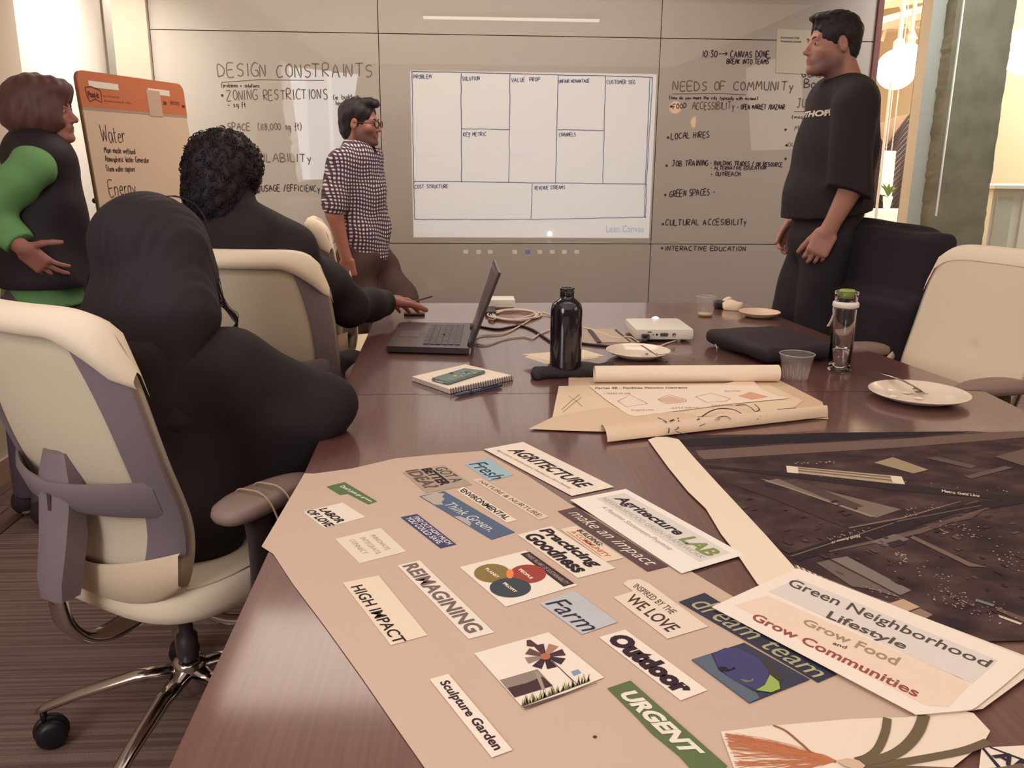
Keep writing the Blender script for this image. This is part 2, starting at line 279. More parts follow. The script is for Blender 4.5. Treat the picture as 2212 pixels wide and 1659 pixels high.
# ================================================================= THE ROOM
wall_l=mat('left_wall_paint',(205,190,172),.75,var=.03,scale=3,bump=.05,bscale=120)
ceil_m=mat('ceiling_paint',(205,195,185),.9,var=.03,scale=5)
glassb=mat('back_painted_glass',(186,178,168),.55,var=.025,scale=2.2,coat=1.0,coatr=.012)
dark_gap=mat('panel_joint',(95,78,70),.8)
trim_m=mat('white_trim',(225,222,215),.5,var=.02,scale=6)
carpet=None
def carpet_mat():
    m=bpy.data.materials.new('carpet'); m.use_nodes=True; nt=m.node_tree; b=nt.nodes['Principled BSDF']; L=nt.links.new
    tc=nt.nodes.new('ShaderNodeTexCoord')
    def noise(scale,st,det=2):
        mp=nt.nodes.new('ShaderNodeMapping'); mp.inputs['Scale'].default_value=st; n=nt.nodes.new('ShaderNodeTexNoise'); n.inputs['Scale'].default_value=scale; n.inputs['Detail'].default_value=det
        L(tc.outputs['Object'],mp.inputs[0]); L(mp.outputs[0],n.inputs['Vector']); return n
    n1=noise(1,(.8,85,1),3); n2=noise(1,(420,420,1),2); n3=noise(1,(9,9,1))
    cr=nt.nodes.new('ShaderNodeValToRGB'); e=cr.color_ramp.elements; e[0].position=.40; e[0].color=(*lin((124,98,90)),1); e[1].position=.60; e[1].color=(*lin((158,132,124)),1)
    L(n1.outputs['Fac'],cr.inputs[0]); mx=nt.nodes.new('ShaderNodeMix'); mx.data_type='RGBA'; mx.blend_type='MULTIPLY'; mx.inputs[0].default_value=.75
    c2=nt.nodes.new('ShaderNodeValToRGB'); e=c2.color_ramp.elements; e[0].position=.3; e[0].color=(.32,.30,.30,1); e[1].position=.65; e[1].color=(1,1,1,1); L(n2.outputs['Fac'],c2.inputs[0])
    L(cr.outputs[0],mx.inputs[6]); L(c2.outputs[0],mx.inputs[7]); L(mx.outputs[2],b.inputs['Base Color']); b.inputs['Roughness'].default_value=.95
    bp=nt.nodes.new('ShaderNodeBump'); bp.inputs['Distance'].default_value=.004; bp.inputs['Strength'].default_value=.6; ad=nt.nodes.new('ShaderNodeMath'); ad.operation='ADD'; L(n1.outputs['Fac'],ad.inputs[0]); L(n2.outputs['Fac'],ad.inputs[1]); L(ad.outputs[0],bp.inputs['Height']); L(bp.outputs[0],b.inputs['Normal'])
    return m
def struct(o,label=None): o['kind']='structure'; 
def sbox(name,lo,hi,m,parent=None):
    o=MB().box(lo,hi).build(name,m,parent,base=False); 
    if parent is None: o['kind']='structure'
    return o
CARP=carpet_mat()
sbox('floor',(-2.1,-3,-.05),(5.6,12.5,0),CARP)
strip_floor=ramp_mat('floor_strips',[(.3,(70,46,42)),(.7,(98,66,58))],(30,1.2,1),1,.45)
# dark brown strips by the left wall, each piece on its own
fb=None
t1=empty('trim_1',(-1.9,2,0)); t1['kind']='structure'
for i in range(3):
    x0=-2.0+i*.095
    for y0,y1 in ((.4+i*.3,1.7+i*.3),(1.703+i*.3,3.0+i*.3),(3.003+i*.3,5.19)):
        MB().bbox((x0,y0,.0),(x0+.092,y1,.006),.0015).build('floor_strip',strip_floor,t1)
sbox('ceiling',(-2.1,-3,2.75),(3.3,6.1,2.82),ceil_m)
sbox('wall_left',(-2.25,4.18,0),(-2.06,6.1,2.75),mat('bright_wall_paint',(232,226,216),.7,var=.02,scale=3))
sbox('wall_left_end',(-2.06,5.95,0),(-1.735,6.1,2.75),MATS['bright_wall_paint']).name='wall_niche'
sbox('wall_left_near',(-2.25,-3,0),(-1.97,4.18,2.75),wall_l).name='wall_near_left'
sbox('baseboard_left',(-2.0,-3,0),(-1.955,4.18,.11),mat('baseboard_paint',(170,140,120),.6))
sbox('wall_back_pier',(A(247,100,5.17)[0],5.17,0),(-1.735,5.4,2.75),mat('pier_paint',(196,176,156),.75)).name='wall_pier'
sbox('wall_rear',(-2.1,-3.1,0),(3.4,-3,2.75),mat('rear_wall_paint',(150,138,126),.8))
sbox('wall_right',(3.3,-3,0),(3.38,3.9,2.75),mat('right_wall_paint',(170,150,132),.8))
# sheet-like joint line in the bright side wall
sbox('trim_2',(-2.062,5.395,.0),(-2.052,5.405,2.75),mat('seam_line',(150,130,112),.8))
# the writing wall: nine back-painted glass panels on a dark carrier
wb=sbox('wall_back',(-1.735,5.214,0),(2.393,5.40,2.75),dark_gap)
XS=[-1.732,-.472,1.138,2.393]; ZS=[0,.877,2.048,2.75]; g=.0022
for i in range(3):
    for j in range(3):
        MB().bbox((XS[i]+g,5.2,ZS[j]+g),(XS[i+1]-g,5.212,ZS[j+1]-g),.001).build('glass_panel',glassb,wb)
sbox('trim_3',(2.393,5.185,0),(2.425,5.40,2.75),mat('brick_red_edge',(126,84,78),.8,var=.1,scale=60,bump=.4))
mk1=mat('marker_ink',(62,52,54),.5); mk2=mat('faded_marker_ink',(118,106,98),.6); mk3=mat('purple_marker_ink',(70,48,62),.5)
YW=5.199
def wl(px0,px1,hpx,text,m=mk1,wd=.0055,jit=.06,parent=wb,drop=0):
    """a line of marker writing on the wall between two baseline points of the photograph"""
    a=A(px0[0],px0[1],YW); b_=A(px1[0],px1[1],YW); h=hpx/1850*5.25
    up=np.array([0,0,1.]); fn=lambda s,t:(a+(b_-a)*s+up*t*h,(0,-1,0))
    return handwrite(text,fn,wd,jit).build('handwriting',m,parent)
random.seed(3)
L_=[((472,166),(803,166),24,'DESIGN CONSTRAINTS',mk2,.0065),((478,188),(560,189),7,'(problems + solutions',mk1,.0035),
 ((490,217),(706,214),19,'ZONING RESTRICTIONS',mk2,.006),((492,232),(530,231),9,'- sq ft',mk1,.004),
 ((720,215),(773,213),9,'(ie building',mk1,.004),((726,228),(757,227),9,'heights)',mk1,.004),((492,280),(540,281),13,'SPACE',mk2,.006),((558,281),(651,280),13,'(118,000 sq ft)',mk2,.005),
 ((505,348),(672,350),16,'* AVAILABILITy',mk2,.006),((500,412),(562,413),12,'* ENERGY',mk2,.005),((566,413),(690,413),12,'USAGE /EFFICIENCy',mk1,.005),
 ((1517,124),(1570,122),12,'10:30->',mk3,.006),((1577,124),(1664,124),12,'CANVAS DONE,',mk3,.006),((1570,138),(1660,138),9,'BREAK INTO TEAMS',mk3,.0055),
 ((1454,195),(1712,195),17,'NEEDS OF COMMUNITy',mk2,.007),((1446,214),(1636,216),6,'(how do you meet the city typically with income)',mk3,.0045),
 ((1454,236),(1482,233),10,'FOOD',mk3,.005),((1495,236),(1585,236),14,'ACCESSIBILITy',mk2,.006),((1592,236),(1695,236),9,'- OPEN MARKET /BAZAAR',mk3,.005),
 ((1450,300),(1532,297),12,'LOCAL HIRES',mk3,.0055),((1452,359),(1530,357),11,'JOB TRAINING',mk3,.0055),((1534,356),(1690,360),8,'- BUILDING TRADES / ON RESOURCE',mk3,.005),((1534,367),(1654,366),7,'- ALTERNATIVE EDUCATION',mk3,.0045),((1535,380),(1598,380),8,'- OUTREACH',mk3,.0055),
 ((1446,426),(1545,420),13,'GREEN SPACES -',mk3,.0055),((1438,487),(1612,485),12,'CULTURAL ACCESIBILITy',mk3,.0055),((1437,541),(1610,542),9,'INTERACTIVE EDUCATION',mk3,.005),
 ((1732,166),(1775,166),10,'GOAL',mk3,.005),((1737,190),(1790,190),17,'Boise',mk3,.006),((1722,232),(1770,232),17,'JUDGE',mk2,.006),((1710,256),(1735,256),6,'(mod',mk3,.004),((1702,316),(1716,316),8,'OU',mk2,.004),((1716,282),(1733,281),9,'MY',mk2,.004)]
for it in L_: wl(*it[:4],m=it[4],wd=it[5])
bul=MB()
for p in ((480,206),(1450,230),(1443,297),(1440,358),(1437,421),(1432,484),(1430,536),(1697,280),(1697,343),(1699,314)):
    c=A(*p,YW); bul.lathe([(.0075,0),(.0075,.0006)],c,10,axis=(0,-1,0))
bul.build('bullet_dots',mk3,wb)['kind']='stuff'
lines=MB()
for pts in ([(478,178),(560,172),(700,174)],[(1452,203),(1560,202),(1612,205)],[(1715,241),(1752,241)]):
    ribbon(lines,[A(x,y,YW) for x,y in pts],(0,-1,0),.004)
lines.build('underline_stroke',mk2,wb)
# the canvas drawn by hand inside the projected picture
gm=mat('blue_black_ink',(70,72,96),.5); cv=MB()
def wob(p,q,n=14,a=1.2):
    return [A(p[0]+(q[0]-p[0])*i/n+random.uniform(-a,a)*.5,p[1]+(q[1]-p[1])*i/n+random.uniform(-a,a)*.5,YW-.0006) for i in range(n+1)]
for p,q in (((890,154),(1410,167)),((890,154),(894,391)),((996,158),(997,394)),((1102,160),(1099,396)),((1206,162),(1200,396)),((1308,165),(1302,397)),((1410,167),(1396,399)),
            ((893,391),(1396,398)),((997,278),(1101,280)),((1205,280),(1304,282)),((894,391),(896,474)),((896,474),(1160,474)),((1160,474),(1396,469)),((1150,397),(1147,472)),((1397,398),(1394,470)),((1404,168),(1391,470))):
    ribbon(cv,wob(p,q),(0,-1,0),.0042)
cv.build('canvas_grid_drawing',gm,wb)
for it in (((893,170),(932,169),7,'PROBLEM'),((999,174),(1036,173),7,'SOLUTION'),((1105,177),(1166,175),7,'VALUE  PROP'),((1207,179),(1273,178),6,'UNFAIR ADVANTAGE'),((1311,181),(1372,181),7,'CUSTOMER SEG'),((1001,294),(1050,293),7,'KEY METRIC'),((1208,295),(1243,294),7,'CHANNELS'),((896,407),(968,406),7,'COST STRUCTURE'),((1155,410),(1220,408),7,'REVENUE STREAMS')):
    a=A(*it[0],YW-.0006); b_=A(*it[1],YW-.0006); h=it[2]/1850*5.25
    handwrite(it[3],lambda s,t:(a+(b_-a)*s+np.array([0,0,1.])*t*h,(0,-1,0)),.004,.05).build('handwriting',gm,wb)
def wall_text(body,px0,px1,y0,y1,m,name='lettering',bold=0,Y=YW-.0006):
    v,f=textmesh(body,bold); q=[A(px0,y0,Y),A(px1,y0,Y),A(px1,y1,Y),A(px0,y1,Y)]
    return mk(name,bil(q,v[:,0],1-v[:,1]),f,m,wb)
wall_text('Lean Canvas',1309,1391,487,502,mat('projected_grey',(150,150,160),.6),bold=.012)  # projected slide text, painted as flat grey lettering on the glass
wall_text('PRODUCT',908,940,503,507,mat('projected_faint',(190,190,200),.6)); wall_text('MARKET',955,985,503,507,MATS['projected_faint'])
wall_text('EXISTING ALTS',900,945,334,338,MATS['projected_faint']); wall_text('HIGH CONCEPT',1107,1145,334,340,MATS['projected_faint']); wall_text('ADOPTERS',1308,1340,337,341,MATS['projected_faint'])
ic=MB(); icm=[mat('projected_white_icon',(240,232,214),.6),mat('projected_blue_icon',(130,130,235),.6)]  # projected taskbar icons, their light painted as flat pale patches
for i,x in enumerate((1006,1034,1059,1112,1140,1166,1193,1219,1246)):
    w_=5; b0=[A(x-w_,540,YW),A(x+w_,540,YW),A(x+w_,547,YW),A(x+w_*(.2 if i%3==1 else 1),548+ (i%2),YW),A(x-w_,548,YW)]
    ic.add(b0,[(0,4,3,2,1)],1 if i==4 else 0)
ic.build('taskbar_icon_row',icm,wb)
# notice taped to the glass
nt_=MB().bbox((0,0,0),(1,1,1),.001); 
qa=A(1679,62,5.196); qb=A(1752,66,5.196); qc=A(1750,160,5.196); qd=A(1676,157,5.196)
no=MB().add([qa,qb,qc,qd,*(p+np.array([0,.003,0]) for p in (qa,qb,qc,qd))],[(0,3,2,1),(4,5,6,7),(0,1,5,4),(1,2,6,5),(2,3,7,6),(3,0,4,7)]).build('wall_notice',mat('notice_paper',(206,200,182),.6,var=.02,scale=8))
tag(no,'pale square paper notice taped to the glass writing wall beside the tall man','notice'); ORG[no.name]=np.array(no.location)
for k,(tx,y0,y1,x1) in enumerate((('Downtown Club',79,83,1727),('Postmates Launch',87,91,1731))):
    v,f=textmesh(tx,.02); q=[A(1687,y0,5.195),A(x1,y0+.5,5.195),A(x1,y1+1,5.195),A(1687,y1,5.195)]; mk('lettering',bil(q,v[:,0],1-v[:,1]),f,mk1,no)
# ceiling lamp seen mirrored in the glass
lampm=mat('lamp_diffuser',(255,245,235),.5,emit=(255,240,225),estr=9)
cl=empty('linear_lamp',(.45,2.05,2.6),'slim white linear lamp hung over the table','lamp')
MB().bbox((-.35,2.03,2.60),(1.25,2.075,2.62),.003).build('diffuser',lampm,cl)
MB().bbox((-.36,2.02,2.62),(1.26,2.085,2.66),.004).build('housing',mat('lamp_housing',(200,196,190),.4),cl)
MB().tube([(-.1,2.05,2.66),(-.1,2.05,2.75)],.004).build('suspension',MATS['lamp_housing'],cl); MB().tube([(1.0,2.05,2.66),(1.0,2.05,2.75)],.004).build('suspension',MATS['lamp_housing'],cl)
cp=empty('added_ceiling_panel',(.1,4.1,2.7),'added fill light panel, out of view, above the far end of the table','lamp')
MB().box((-1.2,3.65,2.69),(1.4,4.55,2.70)).build('diffuser',mat('fill_panel_glow',(240,230,220),.5,emit=(255,235,215),estr=1.2),cp)  # unseen glowing panel, added as extra light
MB().box((-1.23,3.62,2.701),(1.43,4.58,2.75)).build('frame',MATS['lamp_housing'],cp)
ww=MB().box((-1.84,4.28,2.69),(-1.76,5.16,2.75)).build('cove_lamp',mat('cove_diffuser',(255,250,240),.5,emit=(255,245,230),estr=6)); tag(ww,'narrow cove lamp washing the bright side wall','lamp')
# warm globe lamps and windows behind the camera, mirrored in the writing wall
glb=mat('warm_globe_glass',(255,200,150),.3,emit=(255,170,105),estr=7)
def mirror_pt(x,y,Yr):
    p=A(x,y,2*5.2-Yr); return (p[0],Yr,p[2])
for k,(x,y,r) in enumerate(((1459,232,.085),(1505,264,.085),(1713,273,.06))):
    c=np.array(mirror_pt(x,y,-2.2)); gl=empty('globe_lamp',c,'small warm globe lamp hanging at the rear of the room, '+('first','second','third')[k]+' from the window','lamp')
    MB().lathe([(r*math.sin(a),-r*math.cos(a)) for a in np.linspace(0.05,math.pi-.05,14)],c,20).build('globe',glb,gl,True)
    MB().tube([c+np.array([0,0,r]),(c[0],c[1],2.75)],.004,6).build('cord',dark_gap,gl)
winm=mat('window_daylight_glass',(230,235,240),.3,emit=(255,244,230),estr=1.6)
n_=1
for (x0,x1,y0,y1,e) in ((707,722,150,330,1.9),(1599,1612,320,372,1.0),(1599,1660,386,528,.16),(1590,1600,560,652,.7)):
    a=mirror_pt(x0,y0,-2.95); b_=mirror_pt(x1,y1,-2.95); x2=mirror_pt(x0,y1,-2.95)[0]
    m=mat('window_glow_%d'%n_,(220,220,215),.3,emit=(255,240,220),estr=e)
    o=sbox('window_%d'%n_,(min(x2,b_[0]-.02),-2.97,b_[2]),(b_[0],-2.95,a[2]),m); n_+=1
o=sbox('window_%d'%n_,(-1.965,-1.05,1.1),(-1.955,.45,2.4),winm); n_+=1
# ---------------------------------------------------------------- glass partition, column and the lounge beyond
cleargl=mat('clear_glass',(250,255,252),.0,trans=1,ior=1.03)
gp=sbox('window_%d'%n_,(2.425,5.28,0),(5.4,5.288,2.75),cleargl)
wp=mat('white_post_paint',(246,248,246),.5,var=.02)
a0=A(2008,0,5.55)[0]; a1=A(2042,0,5.55)[0]
sbox('trim_4',(a0,5.5,0),(a1,5.62,3.6),wp)
b0=A(2066,0,5.4)[0]; b1=A(2201,0,5.4)[0]
conc=ramp_mat('concrete',[(.3,(150,144,126)),(.55,(168,162,144)),(.8,(184,178,160))],(1,1,1),7,.85,detail=8,bump=.5)
# rough-edged cast column
cm=MB(); nz=140; zz=np.linspace(0,3.6,nz); rngc=np.random.default_rng(4)
V=[];
for z in zz:
    j=rngc.normal(0,.0035,8)
    V+=[(b0+j[0],5.43+j[1],z),(b0+.008+j[2]*.5,5.40,z),(b1-.012+j[3]*.6,5.40,z),(b1+j[4],5.43+j[5],z),(b1,5.80,z),(b0,5.80,z)]
f=[(i*6+k,i*6+(k+1)%6,(i+1)*6+(k+1)%6,(i+1)*6+k) for i in range(nz-1) for k in range(6)]
col_=cm.add(V,f+[tuple((nz-1)*6+k for k in range(6))]).build('concrete_column',conc,base=False); col_['kind']='structure'; col_.name='trim_5'
sbox('trim_6',(A(2085,0,5.25)[0],5.262,1.05),(A(2085,0,5.25)[0]+.006,5.275,2.75),wp)
farw=mat('lounge_wall_paint',(226,196,160),.8,var=.02,scale=3)
sbox('wall_far',(1.0,12.4,0),(5.6,12.5,5.0),farw)
sbox('wall_side',(5.5,3.9,0),(5.6,12.4,5.0),mat('lounge_white_paint',(238,230,208),.8))
sbox('wall_inner',(1.9,5.4,0),(2.0,12.4,5.0),farw)
sbox('ceiling_lounge',(1.0,5.4,4.6),(5.6,12.5,4.7),farw)
# wavy ribbed feature wall
FY=9.0
bk=empty('wavy_panel',(3.6,FY,0),'wavy feature panel of stacked dark ribs in the lounge beyond the glass','wall art')
ribm=mat('dark_rib',(74,58,60),.6); whm=mat('pale_rib_backing',(214,200,186),.7)
def hx(x):   # px height offset of a rib at px x
    return np.interp(x,[1855,1872,1884,1897,1908,1916,1930,1950,1962,1974,1985,1996],[-70,-38,-8,30,48,50,34,8,-8,-22,-10,6])
xs=np.linspace(1850,1998,38)
back=MB(); top=[A(x,262+hx(x),FY) for x in xs]; bot=[(p[0],FY,.0) for p in top]
n=len(xs); back.add(list(top)+bot,[(i,n+i,n+i+1,i+1) for i in range(n-1)]).build('backing',whm,bk)
hill=MB().prism([(0,0)]*0 or [tuple(A(x,y,FY+.35)[[0,2]]) for x,y in ((1840,330),(1895,272),(1945,250),(2003,240))]+[(A(2003,240,FY+.35)[0],0),(A(1840,330,FY+.35)[0],0)],0,.05)
hv=[(v[0],FY+.35+v[2],v[1]) for v in hill.v]; mk('swell',hv,hill.f,mat('taupe_swell',(176,150,130),.8),bk)
for k in range(34):
    off=k*10.2
    pts=[]
    for x in xs:
        y=262+hx(x)*(1-.1*math.sin(k*.25))+off+2*math.sin(x*.07+k*.4); p=A(x,y,FY-.02)
        if p[2]>.02: pts.append(p)
    if len(pts)>5:
        MB().tube(spline(pts,2),.013,4,flat=1.0).build('rib',ribm,bk)
# pendant globe, second lamp and roof trusses
globm=mat('bright_globe_glass',(255,250,240),.3,emit=(255,244,226),estr=5)
def globe(c,r,label,m,disc=False):
    c=np.array(c,float); gl=empty('pendant_globe',c,label,'lamp','pendant globes in the lounge')
    MB().lathe([(r*math.sin(a),-r*math.cos(a)) for a in np.linspace(0.05,math.pi-.05,18)],c,28).build('globe',m,gl,True)
    MB().lathe([(.05,r*.97),(.05,r+.06),(.02,r+.09)],c,16).build('collar',MATS['lamp_housing'],gl,True)
    MB().tube([c+np.array([0,0,r+.08]),(c[0],c[1],4.6)],.022,8).build('stem',MATS['lamp_housing'],gl)
globe(A(1936,150,8.0),.175,'large glowing white globe lamp in the lounge, behind the tall man',globm)
globe(A(1964,118,9.6),.12,'smaller globe lamp half hidden behind the large glowing globe',mat('dim_globe',(250,236,214),.4,emit=(255,235,205),estr=1.4))
globe(A(2222,110,7.4),.20,'globe lamp beyond the column at the right edge of the view',globm)
orange=mat('amber_globe',(255,190,120),.3,emit=(255,150,80),estr=10)
tr=empty('roof_truss',(3.6,10,3.9),'pale open steel roof truss crossing the lounge ceiling','truss'); ts=mat('truss_paint',(240,220,196),.6)
def beam(p,q,Y,r=.05,name='beam'): MB().tube([A(*p,Y),A(*q,Y)],r,4).build(name,ts,tr)
beam((1880,10),(2060,-20),10,.07); beam((1880,58),(2060,8),10,.07); beam((1895,63),(2060,62),10.5,.03); beam((1945,5),(1978,86),10,.03,'web_strut'); beam((2010,20),(1950,88),10.2,.02,'web_strut'); beam((1905,90),(1920,40),10.2,.02,'web_strut'); beam((1890,40),(1860,80),10.2,.03,'web_strut')
# white banner strip and shelf plants near the wavy wall
bn=MB().box((0,0,0),(0,0,0)); q=[A(1909,325,8.6),A(1936,326,8.6),A(1926,425,8.6),A(1902,420,8.6)]
bo=MB().add(q+[p+np.array([0,.03,0]) for p in q],[(0,3,2,1),(4,5,6,7),(0,1,5,4),(1,2,6,5),(2,3,7,6),(3,0,4,7)]).build('hanging_banner',mat('banner_white',(250,246,238),.6)); tag(bo,'white hanging banner in front of the wavy ribbed wall','banner'); ORG[bo.name]=np.array(bo.location)
for x in (1922,1934):
    q2=A(x-8,325,8.6); p=np.array([q2[0],q2[1],4.6]); MB().tube([p,q2],.006,6).build('cable',MATS['lamp_housing'],bo)
mp_=sbox('trim_7',(A(1912,300,7.0)[0]-.007,7.0,0),(A(1912,300,7.0)[0]+.007,7.02,2.0),wp)
pl=empty('potted_plant',A(1918,440,8.4)*[1,1,0]+[0,0,.95],'small leafy green plant on the white ledge by the wavy wall','plant')
c=A(1918,424,8.4); pb=MB()
for k in range(14):
    a=k*2.4; l=.05+.04*((k*7)%5)/5; pb.tube(spline([c,c+np.array([math.cos(a)*l*.6,math.sin(a)*l*.6,l]),c+np.array([math.cos(a)*l*1.3,math.sin(a)*l*1.3,l*1.5])],4),[.006,.012,.016,.018,.016,.012,.008,.005,.002],5,flat=.3)
pb.build('foliage',mat('leaf_green',(120,140,60),.5),pl)
MB().lathe([(.03,-.12),(.045,-.02),(.045,0),(.035,0),(.03,-.03)],c,16).build('pot',wp,pl,True)
sbox('trim_8',(c[0]-.25,8.3,0),(c[0]+.3,8.55,c[2]-.125),wp)
# white cabinets beyond the column
cb=empty('white_cabinet',(A(2190,450,6.6)[0],6.8,0),'tall white cabinet with doors beyond the concrete column','cabinet')
cx0=A(2150,410,6.6)[0]; zt=A(2150,408,6.6)[2]; cwm=mat('cabinet_white',(236,236,226),.5); cgm=mat('cabinet_grey_door',(205,206,196),.5)
MB().bbox((cx0,6.62,0),(cx0+1.0,7.2,zt),.005).build('body',cwm,cb)
MB().bbox((cx0+.03,6.60,.05),(cx0+.16,6.62,zt-.06),.004).build('door',cgm,cb)
MB().bbox((cx0+.24,6.60,.05),(cx0+.6,6.62,zt-.06),.004).build('door',cwm,cb)
MB().bbox((cx0-.03,6.56,zt),(cx0+1.03,7.2,zt+.03),.004).build('top',cwm,cb)
# ================================================================= TABLE AND WHAT LIES ON IT
walnut=ramp_mat('walnut_veneer',[(.30,(97,61,57)),(.5,(105,67,62)),(.70,(114,74,68))],(170,3.2,1),1,.36,detail=6,bump=.06,coat=1.0,coatr=.10,distort=.3)
tb=empty('conference_table',(.5,2.1,0),'long boat-shaped walnut conference table','table')
far=[(-.334,2.252),(1.455,2.252),(1.375,2.78),(1.31,3.40),(1.295,3.66),(1.28,3.82),(-.362,3.80),(-.347,3.0)]
near=[(-.300,.30),(1.20,.30),(1.40,1.2),(1.44,2.0),(1.457,2.248),(-.334,2.248),(-.316,1.3)]
for pl_ in (far,near): auto_smooth(MB().prism(pl_,.708,.74).build('table_top',walnut,tb),30)
for y in (1.2,3.1): MB().bbox((.25,y-.35,.03),(.85,y+.35,.705),.01).build('pedestal',mat('pedestal_dark',(52,40,40),.5),tb); MB().bbox((.05,y-.42,0),(1.05,y+.42,.03),.008).build('plinth',MATS['pedestal_dark'],tb)
chm=mat('chrome',(205,198,196),.12,1.0); alu=mat('aluminium',(188,182,176),.3,.9); blackp=mat('black_plastic',(46,38,44),.45); whitep=mat('white_plastic',(238,232,222),.35)
# --- flat papers
LV=[.7406]
def flat(name,pts,z,m,parent=None,th=.0006,cf=None,lift=None):
    P=[T(x,y,z) if cf is None else T(*cf(x,y),z) for x,y in pts]; n=len(P)
    b=MB(); b.add([(p[0],p[1],z-th) for p in P]+[(p[0],p[1],z) for p in P],[tuple(range(n-1,-1,-1)),tuple(range(n,2*n))]+[(i,(i+1)%n,n+(i+1)%n,n+i) for i in range(n)])
    # keep counter-clockwise so the print faces up
    A2=sum(P[i][0]*P[(i+1)%n][1]-P[(i+1)%n][0]*P[i][1] for i in range(n))
    if A2<0: b.f=[tuple(reversed(q)) for q in b.f]
    return b.build(name,m,parent)
def crop(ox,oy,s): return lambda x,y:(ox+x/s,oy+y/s)
C1=crop(560,940,3.607);C2=crop(1040,940,3.607);C3=crop(560,1260,3.253);C4=crop(1240,1200,3.615);C5=crop(1640,1200,3.614);C6=crop(1400,900,2.724);CM=crop(1120,560,3.687);CI=crop(0,0,1)
def ink(rgb):
    m=mat('ink_%d_%d_%d'%rgb,rgb,.75); m.node_tree.nodes['Principled BSDF'].inputs['Specular IOR Level'].default_value=.25; return m
def printq(parent,quad,cf,z,body,u0,v0,u1,v1,rgb,bold=0,shear=0,name='lettering'):
    q=[T(*cf(x,y),z) for x,y in quad]; v,f=textmesh(body,bold,shear)
    return mk(name,bil(q,u0+(u1-u0)*v[:,0],v0+(v1-v0)*(1-v[:,1])),f,ink(rgb),parent)
def inner(parent,quad,cf,z,uv,m,name='printed_panel'):
    q=[T(*cf(x,y),z) for x,y in quad]; P=[bil(q,np.array(u),np.array(v)) for u,v in uv]
    return mk(name,P,[tuple(range(len(P)-1,-1,-1))],m,parent)
pw=lambda rgb,n=None:mat('paper_%d_%d_%d'%rgb,rgb,.62,var=.012,scale=25)
kraft=mat('pale_kraft_paper',(205,180,162),.7,var=.02,scale=14,bump=.04,bscale=200)
# big backing sheet, gently lifted where it runs over the table edge
bs=flat('backing_sheet',[(565,1180),(590,1196),(632,1260),(700,1350),(780,1461),(850,1562),(905,1640),(960,1720),(1100,1800),(2000,1640),(1978,1542),(1760,1400),(1584,1289),(1495,1235),(1380,1166),(1234,1090),(1140,1028),(1042,974),(950,981),(854,990),(760,1012),(679,1023),(658,1022),(625,1078),(590,1138)],.7416,kraft)
tag(bs,'large pale brown paper sheet at the near end of the table, covered in cut-out words','paper')
zc=[.7424]
def clip(label,quad,cf,rgb,texts=(),poly=None,group='cut-out words laid on the brown sheet',z=None,cat='clipping',name='paper_clipping',m=None):
    if z is None: z=zc[0]; zc[0]+=.00004
    o=flat(name,poly or quad,z,m or pw(rgb),cf=cf); tag(o,label,cat,group)
    for t in texts: printq(o,quad,cf,z+.0004,*t[:6],**(t[6] if len(t)>6 else {}))
    return o,z
DK=(48,38,42)
clip('green slip reading Don\'t just go green, go',[(665,365),(918,515),(850,535),(525,400)],C1,(84,112,70),[("Don't just go green,",.12,.25,.98,.62,(238,234,222),dict(bold=.03)),],poly=[(665,365),(918,515),(850,538),(690,455),(630,465),(525,400)])
o,z=clip('white slip reading LABOR OF LOVE',[(650,525),(828,637),(505,722),(345,597)],C1,(236,226,212),[('LABOR',.05,.45,.95,.66,DK,dict(bold=.035,shear=.1)),('OF LOVE',-.0,.74,1.0,.95,DK,dict(bold=.035,shear=.1))])
clip('white square reading INNOVATE INTEGRATE CONNECT in thin pale letters',[(945,722),(1145,905),(783,997),(592,808)],C1,(232,220,202),[('INNOVATE',.18,.22,.8,.33,(196,176,156)),('INTEGRATE',.18,.45,.85,.56,(196,176,156)),('CONNECT',.15,.68,.75,.79,(196,176,156))])
clip('navy slip reading FIND OUT HOW MUCH YOU COULD SAVE',[(1230,613),(1535,850),(1412,880),(1103,638)],C1,(56,54,102),[('FIND OUT HOW MUCH',.07,.1,.96,.44,(230,224,224),dict(bold=.02)),('YOU COULD SAVE.',.05,.5,.9,.88,(230,224,224),dict(bold=.02))])
clip('grey newsprint slip reading GOT A BETTER IDEA?',[(1440,230),(1660,385),(1300,450),(1120,290)],C1,(176,158,142),[('GOT A',.08,.04,.78,.30,(70,58,58),dict(shear=.1)),('BETTER',.0,.34,.82,.58,DK,dict(bold=.05,shear=.1)),('IDEA?',-.05,.62,.85,.93,(110,88,80),dict(bold=.03,shear=.1))])
clip('light blue slip reading Fresh',[(1795,180),(1980,310),(1800,355),(1600,225)],C1,(160,190,206),[('Fresh',.05,.30,1.0,.90,(52,52,66),dict(shear=.25))],m=mat('sky_print',(160,190,206),.6,var=.12,scale=18))
clip('narrow cream slip reading NATURE & NURTURE',[(-5,335),(525,635),(450,658),(-71,345)],C2,(226,206,186),[('NATURE & NURTURE:',.06,.2,.96,.75,(112,96,88),{})])
clip('white slip reading ENVIRONMENTAL',[(1590,400),(2007,660),(1930,680),(1540,430)],C1,(238,226,212),[('ENVIRONMENTAL',.04,.12,.93,.85,DK,dict(bold=.02))])
o,z=clip('blue sky slip reading Think Green',[(1440,435),(1990,755),(1810,812),(1250,475)],C1,(74,96,128),[('Think Green.',.25,.3,.88,.72,(226,224,220),dict(shear=.1))],m=mat('deep_sky_print',(72,94,128),.55,var=.1,scale=20))
cl_=MB()
